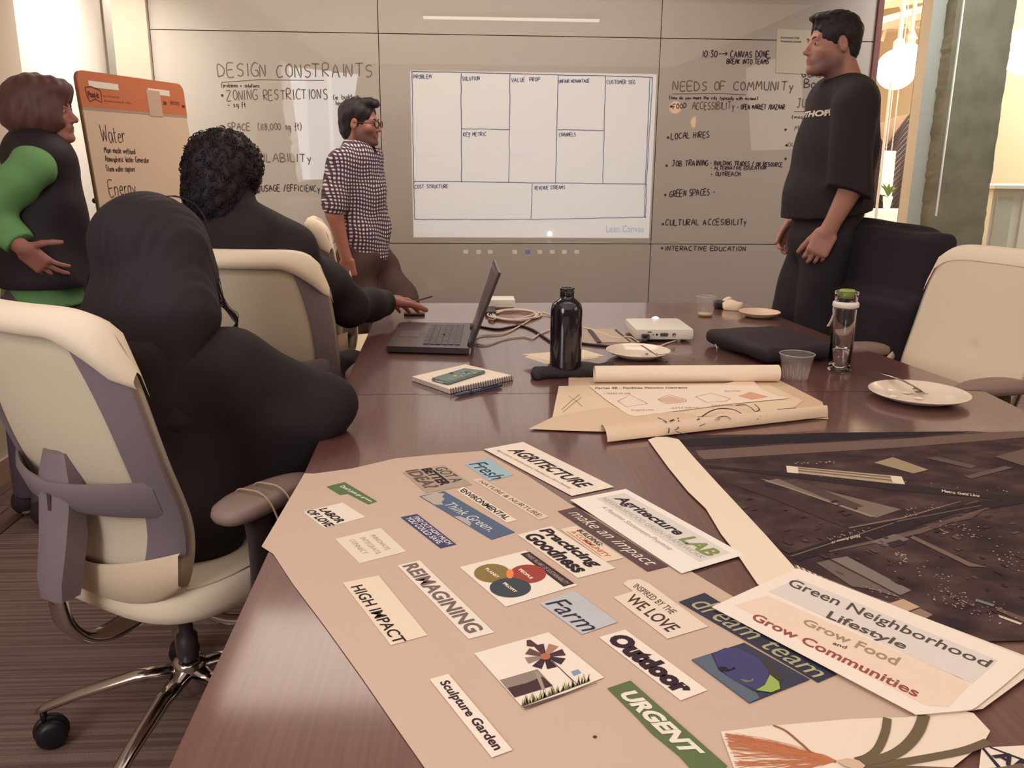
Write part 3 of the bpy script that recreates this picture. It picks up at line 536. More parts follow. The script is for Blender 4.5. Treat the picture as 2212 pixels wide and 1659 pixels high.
for pts in ([(0.02,.98),(0,.3),(.06,.12),(.1,.35),(.16,.4),(.2,.65),(.26,.72),(.22,.98)],[(.5,.99),(.52,.8),(.6,.72),(.68,.8),(.72,.99)],[(.55,0),(.55,0),(.6,.02),(.5,.01)]):
    q=[T(*C1(x,y),z+.0003) for x,y in [(1440,435),(1990,755),(1810,812),(1250,475)]]; P=[bil(q,np.array(u),np.array(v)) for u,v in pts]; cl_.add(P,[tuple(range(len(P)-1,-1,-1))])
cl_.build('printed_cloud',ink((188,178,170)),o)['kind']='stuff'
clip('tall cream slip reading HIGH IMPACT',[(930,1092),(1312,1557),(1025,1635),(652,1150)],C1,(236,218,196),[('HIGH IMPACT',.09,.57,1.0,.90,DK,dict(bold=.012))])
clip('long white slip reading REIMAGINING in grey',[(1250,975),(1830,1535),(1632,1587),(1078,1015)],C1,(236,226,216),[('REIMAGINING',.02,.2,.95,.86,(126,104,100),dict(bold=.03))])
vq=[(345,898),(748,1168),(190,1335),(-169,1028)]
o,z=clip('white card with three overlapping circles, People Planet Profit',vq,C2,(240,230,218))
bq=[(375,908),(725,1155),(640,1180),(303,925)]; P=[T(*C2(x,y),z+.0003) for x,y in bq]; mk('printed_banner',P,[(3,2,1,0)],ink((66,46,50)),o)
printq(o,bq,C2,z+.0005,'THREE PILLARS OF SUSTAINABILITY',.04,.28,.97,.72,(190,176,168))
def disc(o,cx,cy,rx,ry,cf,z,rgb,name='printed_circle'):
    P=[T(*cf(cx+rx*math.cos(a),cy+ry*math.sin(a)),z) for a in np.linspace(0,2*math.pi,40,endpoint=False)]; return mk(name,P,[tuple(range(39,-1,-1))],ink(rgb),o)
disc(o,84,1075,142,72,C2,z+.0004,(142,120,72)); disc(o,362,1080,142,72,C2,z+.0005,(164,72,64)); disc(o,225,1187,161,76,C2,z+.0006,(68,76,84)); disc(o,222,1080,29,36,C2,z+.0007,(240,140,84))
for tx,x,y in (('PLANET',84,1075),('PEOPLE',345,1082),('PROFIT',222,1188)):
    printq(o,[(x-38,y-46),(x+60,y+30),(x+42,y+42),(x-58,y-30)],C2,z+.0009,tx,0,0,1,1,(238,228,208),dict(bold=.04)['bold'],.1)
oB,zB=clip('cream slip reading BUILDING A COMMUNITY in black and orange',[(740,705),(1110,955),(970,985),(615,730)],C2,(232,214,194),[('BUILDING:',.12,.02,.62,.34,DK,dict(bold=.02)),('A COMMUNITY',.12,.42,.90,.74,(206,112,72),dict(bold=.01))])
inner(oB,[(740,705),(1110,955),(970,985),(615,730)],C2,zB+.0004,[(.1,.84),(.85,.84),(.85,.88),(.1,.88)],ink((206,112,72)),'orange_rule')
clip('white slip reading Practicing Goodness in heavy letters',[(545,708),(1045,1035),(752,1112),(283,775)],C2,(238,226,212),[('Practicing',.02,.1,.9,.52,DK,dict(bold=.04,shear=.12)),('Goodness',.05,.5,.92,.94,DK,dict(bold=.04,shear=.12))])
clip('brown slip reading make an impact in white italics',[(740,558),(1455,1020),(1295,1060),(595,592)],C2,(90,62,64),[('make an impact',.06,.12,.95,.9,(232,220,208),dict(shear=.3))])
clip('light blue cloudy slip reading Farm',[(720,1208),(1060,1455),(785,1550),(455,1310)],C2,(186,192,204),[('Farm',.05,.40,.98,.92,(52,48,60),dict(shear=.25))],m=mat('cloud_print',(190,194,202),.6,var=.10,scale=16))
clip('white slip reading INSPIRED BY THE WE LOVE',[(1230,1118),(1765,1490),(1450,1585),(1030,1262)],C2,(234,218,200),[('INSPIRED BY THE',.04,.16,.66,.36,(92,72,68),{}),('WE LOVE',.14,.5,.9,.85,(78,60,58),dict(bold=.012))],poly=[(1140,1127),(1230,1120),(1300,1150),(1765,1490),(1450,1585),(1030,1262),(1182,1215),(1105,1155)])
clip('white slip reading Outdoor in heavy black letters',[(400,577),(1042,1050),(835,1130),(197,637)],C4,(242,230,218),[('Outdoor',.04,.14,.94,.92,(58,40,50),dict(bold=.07))])
clip('green slip reading URGENT in white',[(440,975),(1195,1640),(952,1668),(262,1035)],C4,(92,110,70),[('URGENT',.1,.2,.86,.88,(236,230,216),dict(bold=.05,shear=.15))],poly=[(440,975),(1195,1640),(1150,1700),(1000,1760),(820,1560),(600,1380),(500,1270),(262,1035)])
clip('white slip reading Sculpture Garden',[(1330,636),(1780,1170),(1635,1222),(1198,673)],C3,(240,228,216),[('Sculpture Garden',.07,.22,.95,.85,(62,42,48),dict(bold=.025))])
# dream team slip and the goggles picture
dq=[(1020,290),(2050,925),(1905,988),(820,360)]
o,z=clip('dark navy slip reading dream team, partly under a white sheet',dq,C4,(44,44,64),[('dream team',.06,.05,.97,.9,(176,172,140),dict(shear=.15))])
gq=[(1330,680),(1840,965),(1370,1150),(918,812)]
o,z=clip('dark blue picture slip with a purple goggle lens and green wedge',gq,C4,(50,52,76))
def cpoly(o,pts,cf,z,rgb,name): 
    P=[T(*cf(x,y),z) for x,y in pts]; ar=sum(P[i][0]*P[(i+1)%len(P)][1]-P[(i+1)%len(P)][0]*P[i][1] for i in range(len(P)))
    return mk(name,P,[tuple(range(len(P))) if ar>0 else tuple(range(len(P)-1,-1,-1))],ink(rgb),o)
cpoly(o,[(918,812),(1070,765),(1130,900),(1400,1040),(1450,1110),(1370,1150)],C4,z+.0003,(96,108,124),'printed_rim')
cpoly(o,[(1250,705),(1340,760),(1560,850),(1640,960),(1560,1060),(1400,1060),(1180,930),(1090,790)],C4,z+.0005,(70,62,62),'printed_frame')
cpoly(o,[(1080,765),(1180,720),(1290,725),(1440,800),(1520,900),(1510,990),(1420,1045),(1250,975),(1130,880)],C4,z+.0007,(74,70,118),'printed_lens')
cpoly(o,[(1530,930),(1600,985),(1610,1040),(1540,1068),(1420,1050),(1490,1010)],C4,z+.0009,(158,182,96),'printed_wedge')
cpoly(o,[(1130,870),(1180,868),(1215,890),(1250,868),(1262,885),(1200,905),(1150,900)],C4,z+.0010,(40,36,48),'printed_figure')
cpoly(o,[(1290,965),(1380,975),(1400,955),(1400,980),(1340,990)],C4,z+.0010,(120,126,96),'printed_figure')
# flower and photo card
fq=[(2035,343),(2423,660),(1865,885),(1512,492)]
o,z=clip('white card with a brown paper flower, a photo and grass',fq,C3,(240,228,216))
fc=np.array([2010,513])
for k,(a,rgb) in enumerate(zip(range(0,360,45),((84,54,60),(66,46,58),(64,42,50),(70,48,56),(150,134,124),(110,78,76),(80,56,60),(176,132,112)))):
    a=math.radians(a-20); d=np.array([math.cos(a),math.sin(a)*.62]); s=np.array([-math.sin(a),math.cos(a)*.62]); cpoly(o,[tuple(fc+d*30+s*16),tuple(fc+d*140+s*38),tuple(fc+d*140-s*38),tuple(fc+d*30-s*16)],C3,z+.0003+k*.00002,rgb,'printed_petal')
disc(o,2010,514,36,23,C3,z+.0008,(186,112,80),'printed_flower_heart')
cpoly(o,[(1878,400),(1905,396),(1955,432),(1920,446),(1880,440)],C3,z+.0004,(88,60,58),'printed_butterfly')
cpoly(o,[(1690,680),(1955,603),(2062,720),(1795,802)],C3,z+.0003,(150,134,126),'printed_photo'); cpoly(o,[(1745,735),(1880,700),(1990,655),(2062,720),(1795,802)],C3,z+.0005,(74,54,56),'printed_hill'); cpoly(o,[(1930,612),(1965,622),(2010,745),(1985,745)],C3,z+.0006,(166,150,140),'printed_road')
cpoly(o,[(2055,545),(2062,545),(2215,690),(2208,692)],C3,z+.0004,(70,60,58),'printed_stem')
gr=MB(); random.seed(5)
for k in range(60):
    s=k/60; bx=1840+s*480; by=868-s*180; h=30+random.random()*50; P=[T(*C3(bx,by),z+.0005),T(*C3(bx+14,by-5),z+.0005),T(*C3(bx+random.uniform(-20,25),by-h),z+.0005)]; gr.add(P,[(0,1,2)])
gr.build('printed_grass',ink((132,128,84)),o)['kind']='stuff'
cpoly(o,[(1850,868),(2360,700),(2400,690),(1868,884)],C3,z+.0006,(104,82,80),'printed_base_strip'); cpoly(o,[(2190,620),(2240,604),(2262,628),(2212,650)],C3,z+.0005,(128,164,186),'printed_badge')
# AGRITECTURE cards
clip('long white card reading AGRITECTURE in black capitals',[(325,52),(1033,402),(705,472),(20,108)],C2,(242,230,216),[('AGRITECTURE',.10,.28,.92,.62,(54,44,48),dict(bold=.03,shear=.15)),('Agriculture | Architecture | Resilience | Eco-density',.06,.74,.9,.84,(160,144,132),{})],z=.7420,cat='card',name='paper_card',group=None)
aq=[(1125,418),(2050,930),(1560,1075),(692,503)]
o,z=clip('large white card reading Agritecture LAB with green letters',aq,C2,(244,238,230),z=.7444,cat='card',name='paper_card',group=None)
inner(o,aq,C2,z+.0002,[(.05,.12),(.95,.12),(.95,.62),(.05,.62)],ink((224,218,212)))
printq(o,aq,C2,z+.0004,'Agritecture',.09,.20,.66,.45,(52,46,52),.03,.12); printq(o,aq,C2,z+.0004,'LAB',.70,.2,.93,.45,(134,150,90),.04,.12)
printq(o,aq,C2,z+.0004,'NEIGHBORHOOD GREEN FRAMEWORK',.06,.46,.93,.56,(178,174,164)); printq(o,aq,C2,z+.0004,'A Positive Statement-Promise',.16,.66,.78,.75,(184,176,166),0,.3)
# aerial photograph with its curled white margin
am=ramp_mat('aerial_print',[(.30,(58,40,46)),(.5,(78,56,60)),(.72,(104,80,78))],(6,9,1),2.2,.75,detail=12,bump=0)
apm=ramp_mat('aerial_base',[(.36,(46,32,40)),(.52,(68,48,50)),(.7,(92,70,68))],(7,10,1),1.6,.75,detail=12,bump=0)
ap=mk('aerial_photograph',[(.49,.975,.7412),(1.36,.975,.7412),(1.36,1.865,.7412),(.49,1.865,.7412),(.49,.975,.7426),(1.36,.975,.7426),(1.36,1.865,.7426),(.49,1.865,.7426)],[(0,3,2,1),(4,5,6,7),(0,1,5,4),(1,2,6,5),(2,3,7,6),(3,0,4,7)],apm,base=True); ORG[ap.name]=np.array(ap.location)
apm.node_tree.nodes['Principled BSDF'].inputs['Specular IOR Level'].default_value=.2
apm.node_tree.nodes['Principled BSDF'].inputs['Specular IOR Level'].default_value=.2
tag(ap,'dark aerial photograph print of rail yards and streets, lying on the right of the table','photo print')
za=.7430
for pts,rgb,nm in (
 ([(180,178),(700,160),(1300,130),(1960,86),(2212,82),(2212,82),(1000,95),(170,135)],(34,26,36),'dark_margin'),
 ([(280,200),(800,165),(1500,130),(2050,90),(2212,84),(2212,122),(1500,180),(760,225),(330,252),(300,232)],(112,92,84),'hillside'),
 ([(340,285),(820,330),(1500,400),(2212,470),(2212,500),(1500,440),(800,352),(340,300)],(46,34,40),'rail_line'),
 ([(812,288),(1492,352),(1512,398),(1440,394),(880,332),(818,328)],(176,160,138),'shed_roof'),([(880,300),(1440,355),(1442,362),(880,306)],(120,96,84),'shed_ridge'),([(882,314),(1440,372),(1440,378),(882,320)],(110,88,80),'shed_ridge'),
 ([(812,288),(882,296),(884,334),(818,328)],(226,212,190),'roof_white'),([(1425,348),(1492,352),(1512,398),(1440,390)],(226,212,190),'roof_white'),
 ([(1330,270),(1440,238),(1650,312),(1560,334)],(160,142,118),'roof'),
 ([(680,380),(760,365),(1490,545),(1340,595),(1220,560),(860,430)],(124,108,98),'roof'),([(780,372),(870,370),(1270,525),(1200,545)],(84,66,66),'roof'),([(660,365),(700,372),(1330,585),(1310,590)],(150,134,120),'roof_edge'),
 ([(470,390),(640,395),(900,470),(1160,640),(1480,605),(1150,650),(700,470)],(66,48,50),'yard'),
 ([(840,800),(1480,590),(1960,500),(2212,470),(2212,510),(1800,570),(1450,690),(880,850)],(42,30,36),'street'),([(840,818),(1480,610),(1960,520),(1962,523),(1482,615),(842,824)],(120,98,92),'street_line'),
 ([(1180,650),(1500,590),(1840,495),(1842,499),(1500,600),(1182,658)],(126,104,96),'street_line'),([(1060,790),(1560,670),(1990,535),(1992,545),(1600,690),(1070,797)],(104,84,78),'kerb'),
 ([(1310,735),(1450,690),(1540,722),(1400,765)],(116,104,100),'roof'),([(1400,745),(1480,722),(1520,745),(1440,772)],(52,40,44),'roof'),
 ([(1070,840),(1170,822),(1550,1022),(1480,1052)],(126,114,108),'roof_long'),([(990,860),(1065,842),(1476,1054),(1460,1058),(1290,1010),(1200,1000)],(108,96,90),'roof_long'),([(1066,840),(1076,838),(1490,1054),(1480,1058)],(52,40,44),'roof_seam'),
 ([(860,870),(1000,930),(1300,1050),(1560,1140),(1500,1150),(1100,1010),(870,920)],(130,106,94),'yard_light'),
 ([(1400,1105),(1500,1072),(1600,1120),(1510,1150)],(196,166,140),'roof_pale'),([(1540,1150),(1600,1128),(1676,1165),(1630,1190)],(150,124,108),'roof_pale'),
 ([(1560,700),(1900,860),(2000,885),(1890,882),(1540,712)],(116,96,86),'verge'),([(1600,640),(1840,600),(1990,540),(1900,600),(1700,640)],(92,74,72),'verge'),
 ([(1930,1070),(2040,1105),(2030,1118),(1925,1085)],(112,116,112),'roof_blue'),([(2050,1120),(2212,1180),(2212,1210),(2050,1140)],(104,80,76),'roof'),([(2060,1165),(2200,1215),(2190,1225),(2068,1180)],(210,196,176),'roof_white'),
 ([(1860,350),(2100,290),(2150,300),(1900,365)],(100,84,80),'lot'),([(1640,245),(1700,236),(1940,290),(1900,305)],(96,80,78),'lot'),([(2040,235),(2212,190),(2212,290)],(104,86,80),'lot')):
    cpoly(ap,pts,C6,za,rgb,'printed_'+nm); za+=.00002
lots=[MB(),MB(),MB()]; random.seed(17)
for i in range(150):
    x=random.uniform(420,2200); y=random.uniform(480,1180)
    if y>1060+(x-1600)*.3 or y<300+(x-400)*.12 or x<380+(y-480)*.72: continue
    s_=random.uniform(10,46); w_=random.uniform(.2,.7); dx,dy=(1,.5) if y>700 else (1,-.28); ex,ey=(1,-.33) if y>700 else (1,.45)
    P=[(x,y),(x+s_*dx,y+s_*dy),(x+s_*dx+s_*w_*ex,y+s_*dy+s_*w_*ey),(x+s_*w_*ex,y+s_*w_*ey)]; P=[T(*C6(a,b),za+i*.000002) for a,b in P]
    ar=sum(P[j][0]*P[(j+1)%4][1]-P[(j+1)%4][0]*P[j][1] for j in range(4)); lots[i%3].add(P,[(0,1,2,3) if ar>0 else (3,2,1,0)])
for k,rgb in enumerate(((70,52,54),(92,72,70),(50,37,42))): lots[k].build('printed_lots',ink(rgb),ap)['kind']='stuff'
cars=MB(); random.seed(11)
def band(n,x0,y0,x1,y1,w,jit,s=8):
    for i in range(n):
        t=random.random(); x=x0+(x1-x0)*t+random.uniform(-jit,jit); y=y0+(y1-y0)*t+random.uniform(-w,w); a=random.uniform(.4,1)*s
        P=[T(*C6(x,y),za+.0002),T(*C6(x+a*1.6,y+a*.5),za+.0002),T(*C6(x+a*1.6,y+a),za+.0002),T(*C6(x,y+a*.6),za+.0002)]; cars.add(P,[(3,2,1,0)])
for b_ in ((14,900,340,2100,430,10,10),(22,1500,560,1700,540,25,20),(30,1700,640,2000,700,40,30),(26,2000,760,2212,860,60,20),(40,1650,1030,1900,1080,50,30),(34,1780,1080,2180,1180,60,20),(14,850,270,1100,265,6,10),(20,1050,720,1300,650,8,10),(26,1450,800,1520,830,16,10),(16,1280,1000,1500,1080,16,10),(16,1600,870,1800,960,60,20),(10,1380,860,1600,900,40,10)): band(*b_)
cars.build('printed_specks',ink((184,168,152)),ap)['kind']='stuff'
ra=MB()
for i in range(14):
    x=870+i*34; y=872+i*16; ra.add([T(*C6(a,b_),za+.0004) for a,b_ in ((x,y),(x+16,y+6),(x+36,y+38),(x+20,y+32))],[(3,2,1,0)])
ra.build('printed_dock_row',ink((226,208,186)),ap)
printq(ap,[(1728,428),(1952,458),(1950,474),(1728,444)],C6,za+.0006,'Metro Gold Line',0,0,1,1,(220,208,196),.02)
printq(ap,[(1248,712),(1080,748),(1080,734),(1246,692)],C6,za+.0006,'North Avenue 19',0,0,1,1,(210,198,186),.02)
mg=flat('paper_margin',[(0,135),(50,118),(110,118),(180,133),(270,240),(370,350),(640,640),(700,705),(860,885),(900,960),(700,1010),(645,985),(540,830),(430,690),(340,540),(235,440),(120,300)],.7442,pw((240,224,202)),ap,cf=C6)
# long white strip end is turned up slightly: small raised lip
# Green Neighborhood poster, two sheets
gqd=[(290,100),(2067,798),(1220,1238),(-371,400)]
s2=flat('paper_sheet',[(300,110),(2230,840),(1745,1195),(1500,1230),(1220,1245)],.7446,pw((236,220,204)),cf=C5); tag(s2,'white sheet lying just beneath the Green Neighborhood poster','paper')
o,z=clip('white poster sheet reading Green Neighborhood Lifestyle, Grow Food and Grow Communities',gqd,C5,(244,232,220),z=.7470,cat='poster',name='paper_poster',group=None,poly=[(290,100),(330,110),(1000,370),(1700,650),(2067,798),(2120,830),(1900,1020),(1700,1180),(1660,1202),(1560,1214),(1430,1224),(1260,1240),(1220,1238),(-371,400)])
cpoly(o,[(300,180),(1865,820),(1660,1000),(75,280)],C5,z+.0002,(224,216,212),'printed_panel'); cpoly(o,[(60,312),(1580,960),(1640,1010),(1480,1180),(1300,1170),(-190,388)],C5,z+.0002,(238,216,198),'printed_panel')
printq(o,[(262,178),(1830,822),(1760,890),(200,245)],C5,z+.0005,'Green Neighborhood',0,0,1,1,(92,80,74),.012)
printq(o,[(560,430),(1175,690),(1115,745),(505,500)],C5,z+.0005,'Lifestyle',0,0,1,1,(92,80,74),.02)
printq(o,[(370,490),(1110,800),(1065,860),(330,530)],C5,z+.0005,'Grow Food',0,0,1,1,(168,146,118),.02)
printq(o,[(585,670),(690,708),(676,730),(570,692)],C5,z+.0005,'and',0,0,1,1,(92,78,70),.02)
printq(o,[(-20,448),(1265,1050),(1225,1108),(-70,492)],C5,z+.0005,'Grow Communities',0,0,1,1,(152,84,74),.02)
# root picture sheet and the AR piece
rs=flat('picture_sheet',[(1145,1375),(1560,1325),(1620,1322),(2169,1275),(2600,1262),(2975,1200),(3120,1230),(3250,1370),(3200,1460),(2900,1700),(1300,1800)],.7436,pw((238,222,204)),cf=C4); tag(rs,'cream picture sheet at the lower right with printed onion roots and stems','picture')
zr=.7440; rt=MB(); random.seed(21); R0=T(*C5(600,1610),zr)
for k in range(105):
    ex=random.uniform(-480,-120); ey=random.uniform(1385,1750) ; s0=(600,1600)
    if k<30: ex=random.uniform(-380,-60); ey=1390+random.random()*60
    ex=max(ex,-270+(ey-1385)*.36); pts=[s0]
    for j in range(1,8): pts.append((s0[0]+(ex-s0[0])*j/7+random.uniform(-14,14),s0[1]+(ey-s0[1])*(j/7)**.8+random.uniform(-12,12)))
    ribbon(rt,[T(*C5(x,y),zr+k*.000003) for x,y in pts],(0,0,1),random.uniform(.0003,.0011))
rt.build('printed_roots',ink((196,122,84)),rs)['kind']='stuff'
stm=ink((104,84,72)); sb=MB(); sb2=MB()
for pts,w,bb in (([(1000,1268),(985,1370),(930,1500),(850,1570),(760,1598)],.009,sb),([(1290,1240),(1240,1370),(1140,1490),(1000,1570),(800,1610)],.012,sb),([(1790,1450),(1600,1520),(1300,1580),(1000,1625),(800,1620)],.010,sb),([(2067,1640),(1800,1680),(1300,1665),(900,1650),(760,1630)],.008,sb)):
    zs_=zr+.0004+.0001*int(w*1000-7); sx_=MB(); P_=spline([T(*C5(x,y),zs_) for x,y in pts],6); ribbon(sx_,P_,(0,0,1),w); sx_.build('printed_stem',ink((112,96,76)),rs)
cpoly(rs,[(600,1600),(690,1580),(780,1600),(830,1640),(790,1680),(660,1640)],C5,zr+.0012,(214,186,158),'printed_bulb')
ribbon(sb2,spline([T(*C5(x,y),zr+.0002) for x,y in ((110,1325),(210,1370),(330,1470),(440,1560),(600,1610))],6),(0,0,1),.003); sb2.build('printed_root_line',ink((150,100,76)),rs)
arq=[(1760,1490),(2400,1660),(2300,1900),(1700,1700)]
o,z=clip('white corner piece with heavy black letters AR at the lower right edge',arq,C5,(238,226,214),z=.7432,group=None,poly=[(1735,1500),(2100,1480),(2500,1640),(2300,1900),(1700,1800)])
printq(o,[(1870,1500),(2150,1650),(2085,1730),(1810,1560)],C5,z+.0009,'AR',0,0,1,1,(50,38,50),.035,.1)
cpoly(o,[(1735,1502),(1752,1498),(1900,1665),(1872,1672)],C5,z+.0005,(50,38,50),'printed_bar'); cpoly(o,[(1800,1490),(2230,1650),(2215,1662),(1800,1500)],C5,z+.0005,(50,38,50),'printed_bar')
# --- rolled plans beyond the middle
tp=mat('tracing_paper',(232,208,180),.6,var=.015,scale=12); 
o1=flat('tracing_sheet',[(1228,815),(1440,806),(1680,820),(1712,835),(1776,868),(1790,905),(1500,900),(1300,870),(1228,840)],.7420,mat('tracing_paper_warm',(214,186,160),.65,var=.02,scale=12)); tag(o1,'warm tracing paper sheet unrolled under the printed plan, below the paper roll','paper')
o2=flat('tracing_sheet',[(1207,834),(1300,832),(1660,830),(1735,866),(1700,890),(1400,905),(1193,902)],.7432,tp); tag(o2,'pale tracing sheet with pencil lines, second of the plan sheets','paper')
o3=flat('tracing_sheet',[(1142,926),(1196,900),(1300,880),(1500,893),(1520,915),(1300,932),(1230,930)],.7446,mat('tracing_paper_mid',(222,196,168),.65,var=.02,scale=12)); tag(o3,'pointed corner of a tracing sheet at the left of the plan sheets','paper')
pl1=MB()
for pts in ([(1213,885),(1235,865),(1252,852)],[(1216,890),(1240,870),(1256,858)],[(1228,855),(1245,866),(1258,878)]): ribbon(pl1,[T(x,y,.7440) for x,y in pts],(0,0,1),.0012)
pl1.build('pencil_lines',ink((140,112,96)),o2)
rl=empty('paper_roll',(.64,2.367,.742),'long white paper roll lying across the table','paper roll')
axv=T(1680,822,.765)-T(1284,822,.765); a0=T(1284,808,.767); a1=T(1681,806,.767)
sp=[]
for k in range(0,76):   # spiral-wound sheet
    a=k/75*2.6*2*math.pi; r=.025-.0022*k/75*2.6; sp.append((r*math.cos(a),r*math.sin(a)))
rb=MB(); v=[];n=len(sp)
for e in (a0,a1):
    for c_,s_ in sp: v.append((e[0],e[1]+c_,.7665+s_))
rb.add(v,[(i,i+1,n+i+1,n+i) for i in range(n-1)]).build('wound_sheet',pw((244,226,204)),rl,True)
# curled lower sheet with marker drawing
cs=empty('curled_plan',(.6,1.93,.745),'tracing sheet curled into a half roll with marker road lines, nearest the camera','paper')
L0=T(1312,955,.745); L1=T(1788,900,.745); ng,nu=24,14; v=[]
for i in range(ng):
    t=i/(ng-1); c=L0+(L1-L0)*t; wdt=.075*(1-t)**1.3+.024; hh=.020*(1-t)+.026*t
    c=c+np.array([0,.0,0]); full=min(1,.55+t*.6)
    for j in range(nu):
        a=math.pi*(j/(nu-1))*(1+.35*full)-.18*full; v.append((c[0],c[1]+wdt*.5-wdt*.5*math.cos(a),.7452+hh*max(0,math.sin(a)) if a<math.pi and a>0 else .7452))
cm_=mk('curl',v,[(i*nu+j,(i+1)*nu+j,(i+1)*nu+j+1,i*nu+j+1) for i in range(ng-1) for j in range(nu-1)],mat('tracing_paper_curl',(228,202,176),.6,var=.02,scale=12),cs,True)
def curlz(x,y):
    t=(x-L0[0])/(L1[0]-L0[0]); t=min(max(t,0),1); wdt=.075*(1-t)**1.3+.024; hh=.020*(1-t)+.026*t; yy=L0[1]+(L1[1]-L0[1])*t; s=min(max((y-yy)/wdt,0.02),.98); return .7458+hh*math.sin(math.acos(1-2*s))
ml=MB()
for pts,w in (([(1110,1262),(1170,1290),(1200,1340),(1192,1385)],.003),([(1270,1262),(1305,1330),(1420,1280),(1520,1215),(1600,1190),(1700,1195),(1760,1220),(1805,1250)],.0035),([(1730,1165),(1800,1160),(1850,1180),(1885,1212),(1920,1195),(1880,1155)],.003),([(1500,1300),(1580,1262),(1650,1250),(1700,1275)],.0025),([(1440,1330),(1560,1280),(1640,1262)],.002),([(1205,1290),(1240,1275)],.004),([(1240,1310),(1262,1320),(1275,1345),(1240,1360)],.003),([(1400,1420),(1250,1370)],.002),([(1905,1190),(1935,1230),(1900,1280)],.0015),([(2060,1195),(2212,1185)],.002)):
    W_=[]
    for x,y in spline([(a,b_,0) for a,b_ in pts],6) if False else [tuple(q[:2]) for q in spline([(a,b_,0) for a,b_ in pts],6)]:
        p=T(*CM(x,y),.76); z=.7458
        for _ in range(4): z=curlz(p[0],p[1]); p=T(*CM(x,y),z+.0022)
        W_.append(p)
    ribbon(ml,W_,(0,-.5,.86),w)
ml.build('marker_lines',ink((72,58,58)),cs)
# printed plan
pq=[(555,1003),(1700,985),(2070,1140),(900,1252)]
o,z=clip('white printed sheet titled Parcel 4B Facilities Planning Diagrams',pq,CM,(244,226,208),z=.7456,cat='paper',name='printed_plan',group=None,poly=[(555,1005),(1200,1000),(1640,990),(1855,945),(1925,1030),(2070,1090),(2160,1105),(1700,1150),(1200,1215),(930,1250),(870,1235),(700,1120)])
printq(o,[(612,1018),(1345,1014),(1345,1034),(614,1038)],CM,z+.0004,'Parcel 4B - Facilities Planning Diagrams',0,0,1,1,(96,80,76),.02)
printq(o,[(680,1062),(890,1062),(895,1076),(684,1076)],CM,z+.0004,'1 YEARS OF USE',0,0,1,1,(150,130,120)); printq(o,[(1640,1045),(1765,1042),(1770,1054),(1644,1056)],CM,z+.0004,'BIKE SHARE',0,0,1,1,(170,150,136))
printq(o,[(900,1196),(1075,1192),(1080,1206),(905,1212)],CM,z+.0004,'Property Lines',0,0,1,1,(140,118,108)); printq(o,[(1220,1180),(1430,1172),(1432,1186),(1222,1194)],CM,z+.0004,'G.A.R.E. Diagrams',0,0,1,1,(150,128,116)); printq(o,[(1535,1160),(1760,1150),(1765,1162),(1538,1172)],CM,z+.0004,'G.A.R.E. Diagrams',0,0,1,1,(150,128,116))
dg=MB()
for pts in ([(790,1130),(890,1080),(1030,1150),(860,1175),(790,1130)],[(1110,1115),(1200,1078),(1330,1115),(1335,1135),(1180,1152),(1110,1115)],[(1410,1095),(1540,1065),(1690,1110),(1650,1130),(1500,1140),(1410,1095)]): ribbon(dg,[T(*CM(x,y),z+.0004) for x,y in pts],(0,0,1),.0016)
dg.build('plan_outline',ink((112,80,76)),o); cpoly(o,[(1750,1088),(1850,1055),(1990,1095),(1860,1118)],CM,z+.0004,(222,170,146),'plan_fill')
cpoly(o,[(1120,1116),(1200,1090),(1315,1118),(1320,1130),(1185,1146)],CM,z+.0003,(224,186,164),'plan_fill')
# --- laptop
lp=empty('laptop',(-.1,2.95,.742),'open black laptop, seen from the side, at the left edge of the table','laptop')
lk=mat('laptop_black',(62,48,54),.35,var=.03,scale=30,coat=.2); kk=mat('key_cap',(70,60,66),.35)
P00=np.array([-.254,2.768]);P10=np.array([.012,2.728]);P11=np.array([.031,3.181]);P01=np.array([-.234,3.203])
def lerp2(u,v): return (P00*(1-u)+P10*u)*(1-v)+(P01*(1-u)+P11*u)*v
MB().prism([P00,P10,P11,P01],.745,.764).build('base',lk,lp)
fb=MB()
for u,v in ((.08,.08),(.92,.08),(.92,.92),(.08,.92)): q=lerp2(u,v); fb.lathe([(.008,.7405),(.008,.746)],(q[0],q[1],0),12)
fb.build('foot',blackp,lp)
ks=MB()
for r in range(6):
    for c in range(14):
        u0=.44+r*.078; v0=.10+c*.058; p=[lerp2(u0,v0),lerp2(u0+.066,v0),lerp2(u0+.066,v0+.05),lerp2(u0,v0+.05)]
        ks.prism(p,.764,.7665)
ks.build('keys',kk,lp)['kind']='stuff'
tpd=[lerp2(.08,.36),lerp2(.34,.36),lerp2(.34,.62),lerp2(.08,.62)]; MB().prism(tpd,.764,.7646).build('touchpad',mat('touchpad_grey',(74,64,70),.3),lp)
q=lerp2(.66,.47); MB().lathe([(.004,.764),(.004,.769),(0,.7695)],(q[0],q[1],0),10).build('pointing_nub',mat('nub_red',(120,50,50),.5),lp)
B0=np.array([.016,2.73,.766]);B1=np.array([.033,3.178,.766]);T0=A(1077,588,2.73);T1=A(1066,560,3.16)
n_=nrm(np.cross(B1-B0,T0-B0)); n_=n_ if n_[0]>0 else -n_
lid=MB().add([B0,B1,T1,T0,B0+n_*.011,B1+n_*.011,T1+n_*.009,T0+n_*.009],[(0,1,2,3),(7,6,5,4),(0,4,5,1),(1,5,6,2),(2,6,7,3),(3,7,4,0)]).build('lid',lk,lp)
q=[T0*.94+B0*.06,T1*.94+B1*.06,B1*.9+T1*.1,B0*.9+T0*.1]; e=(B1-B0)*.04; sc_=[q[0]+e,q[1]-e,q[2]-e,q[3]+e]
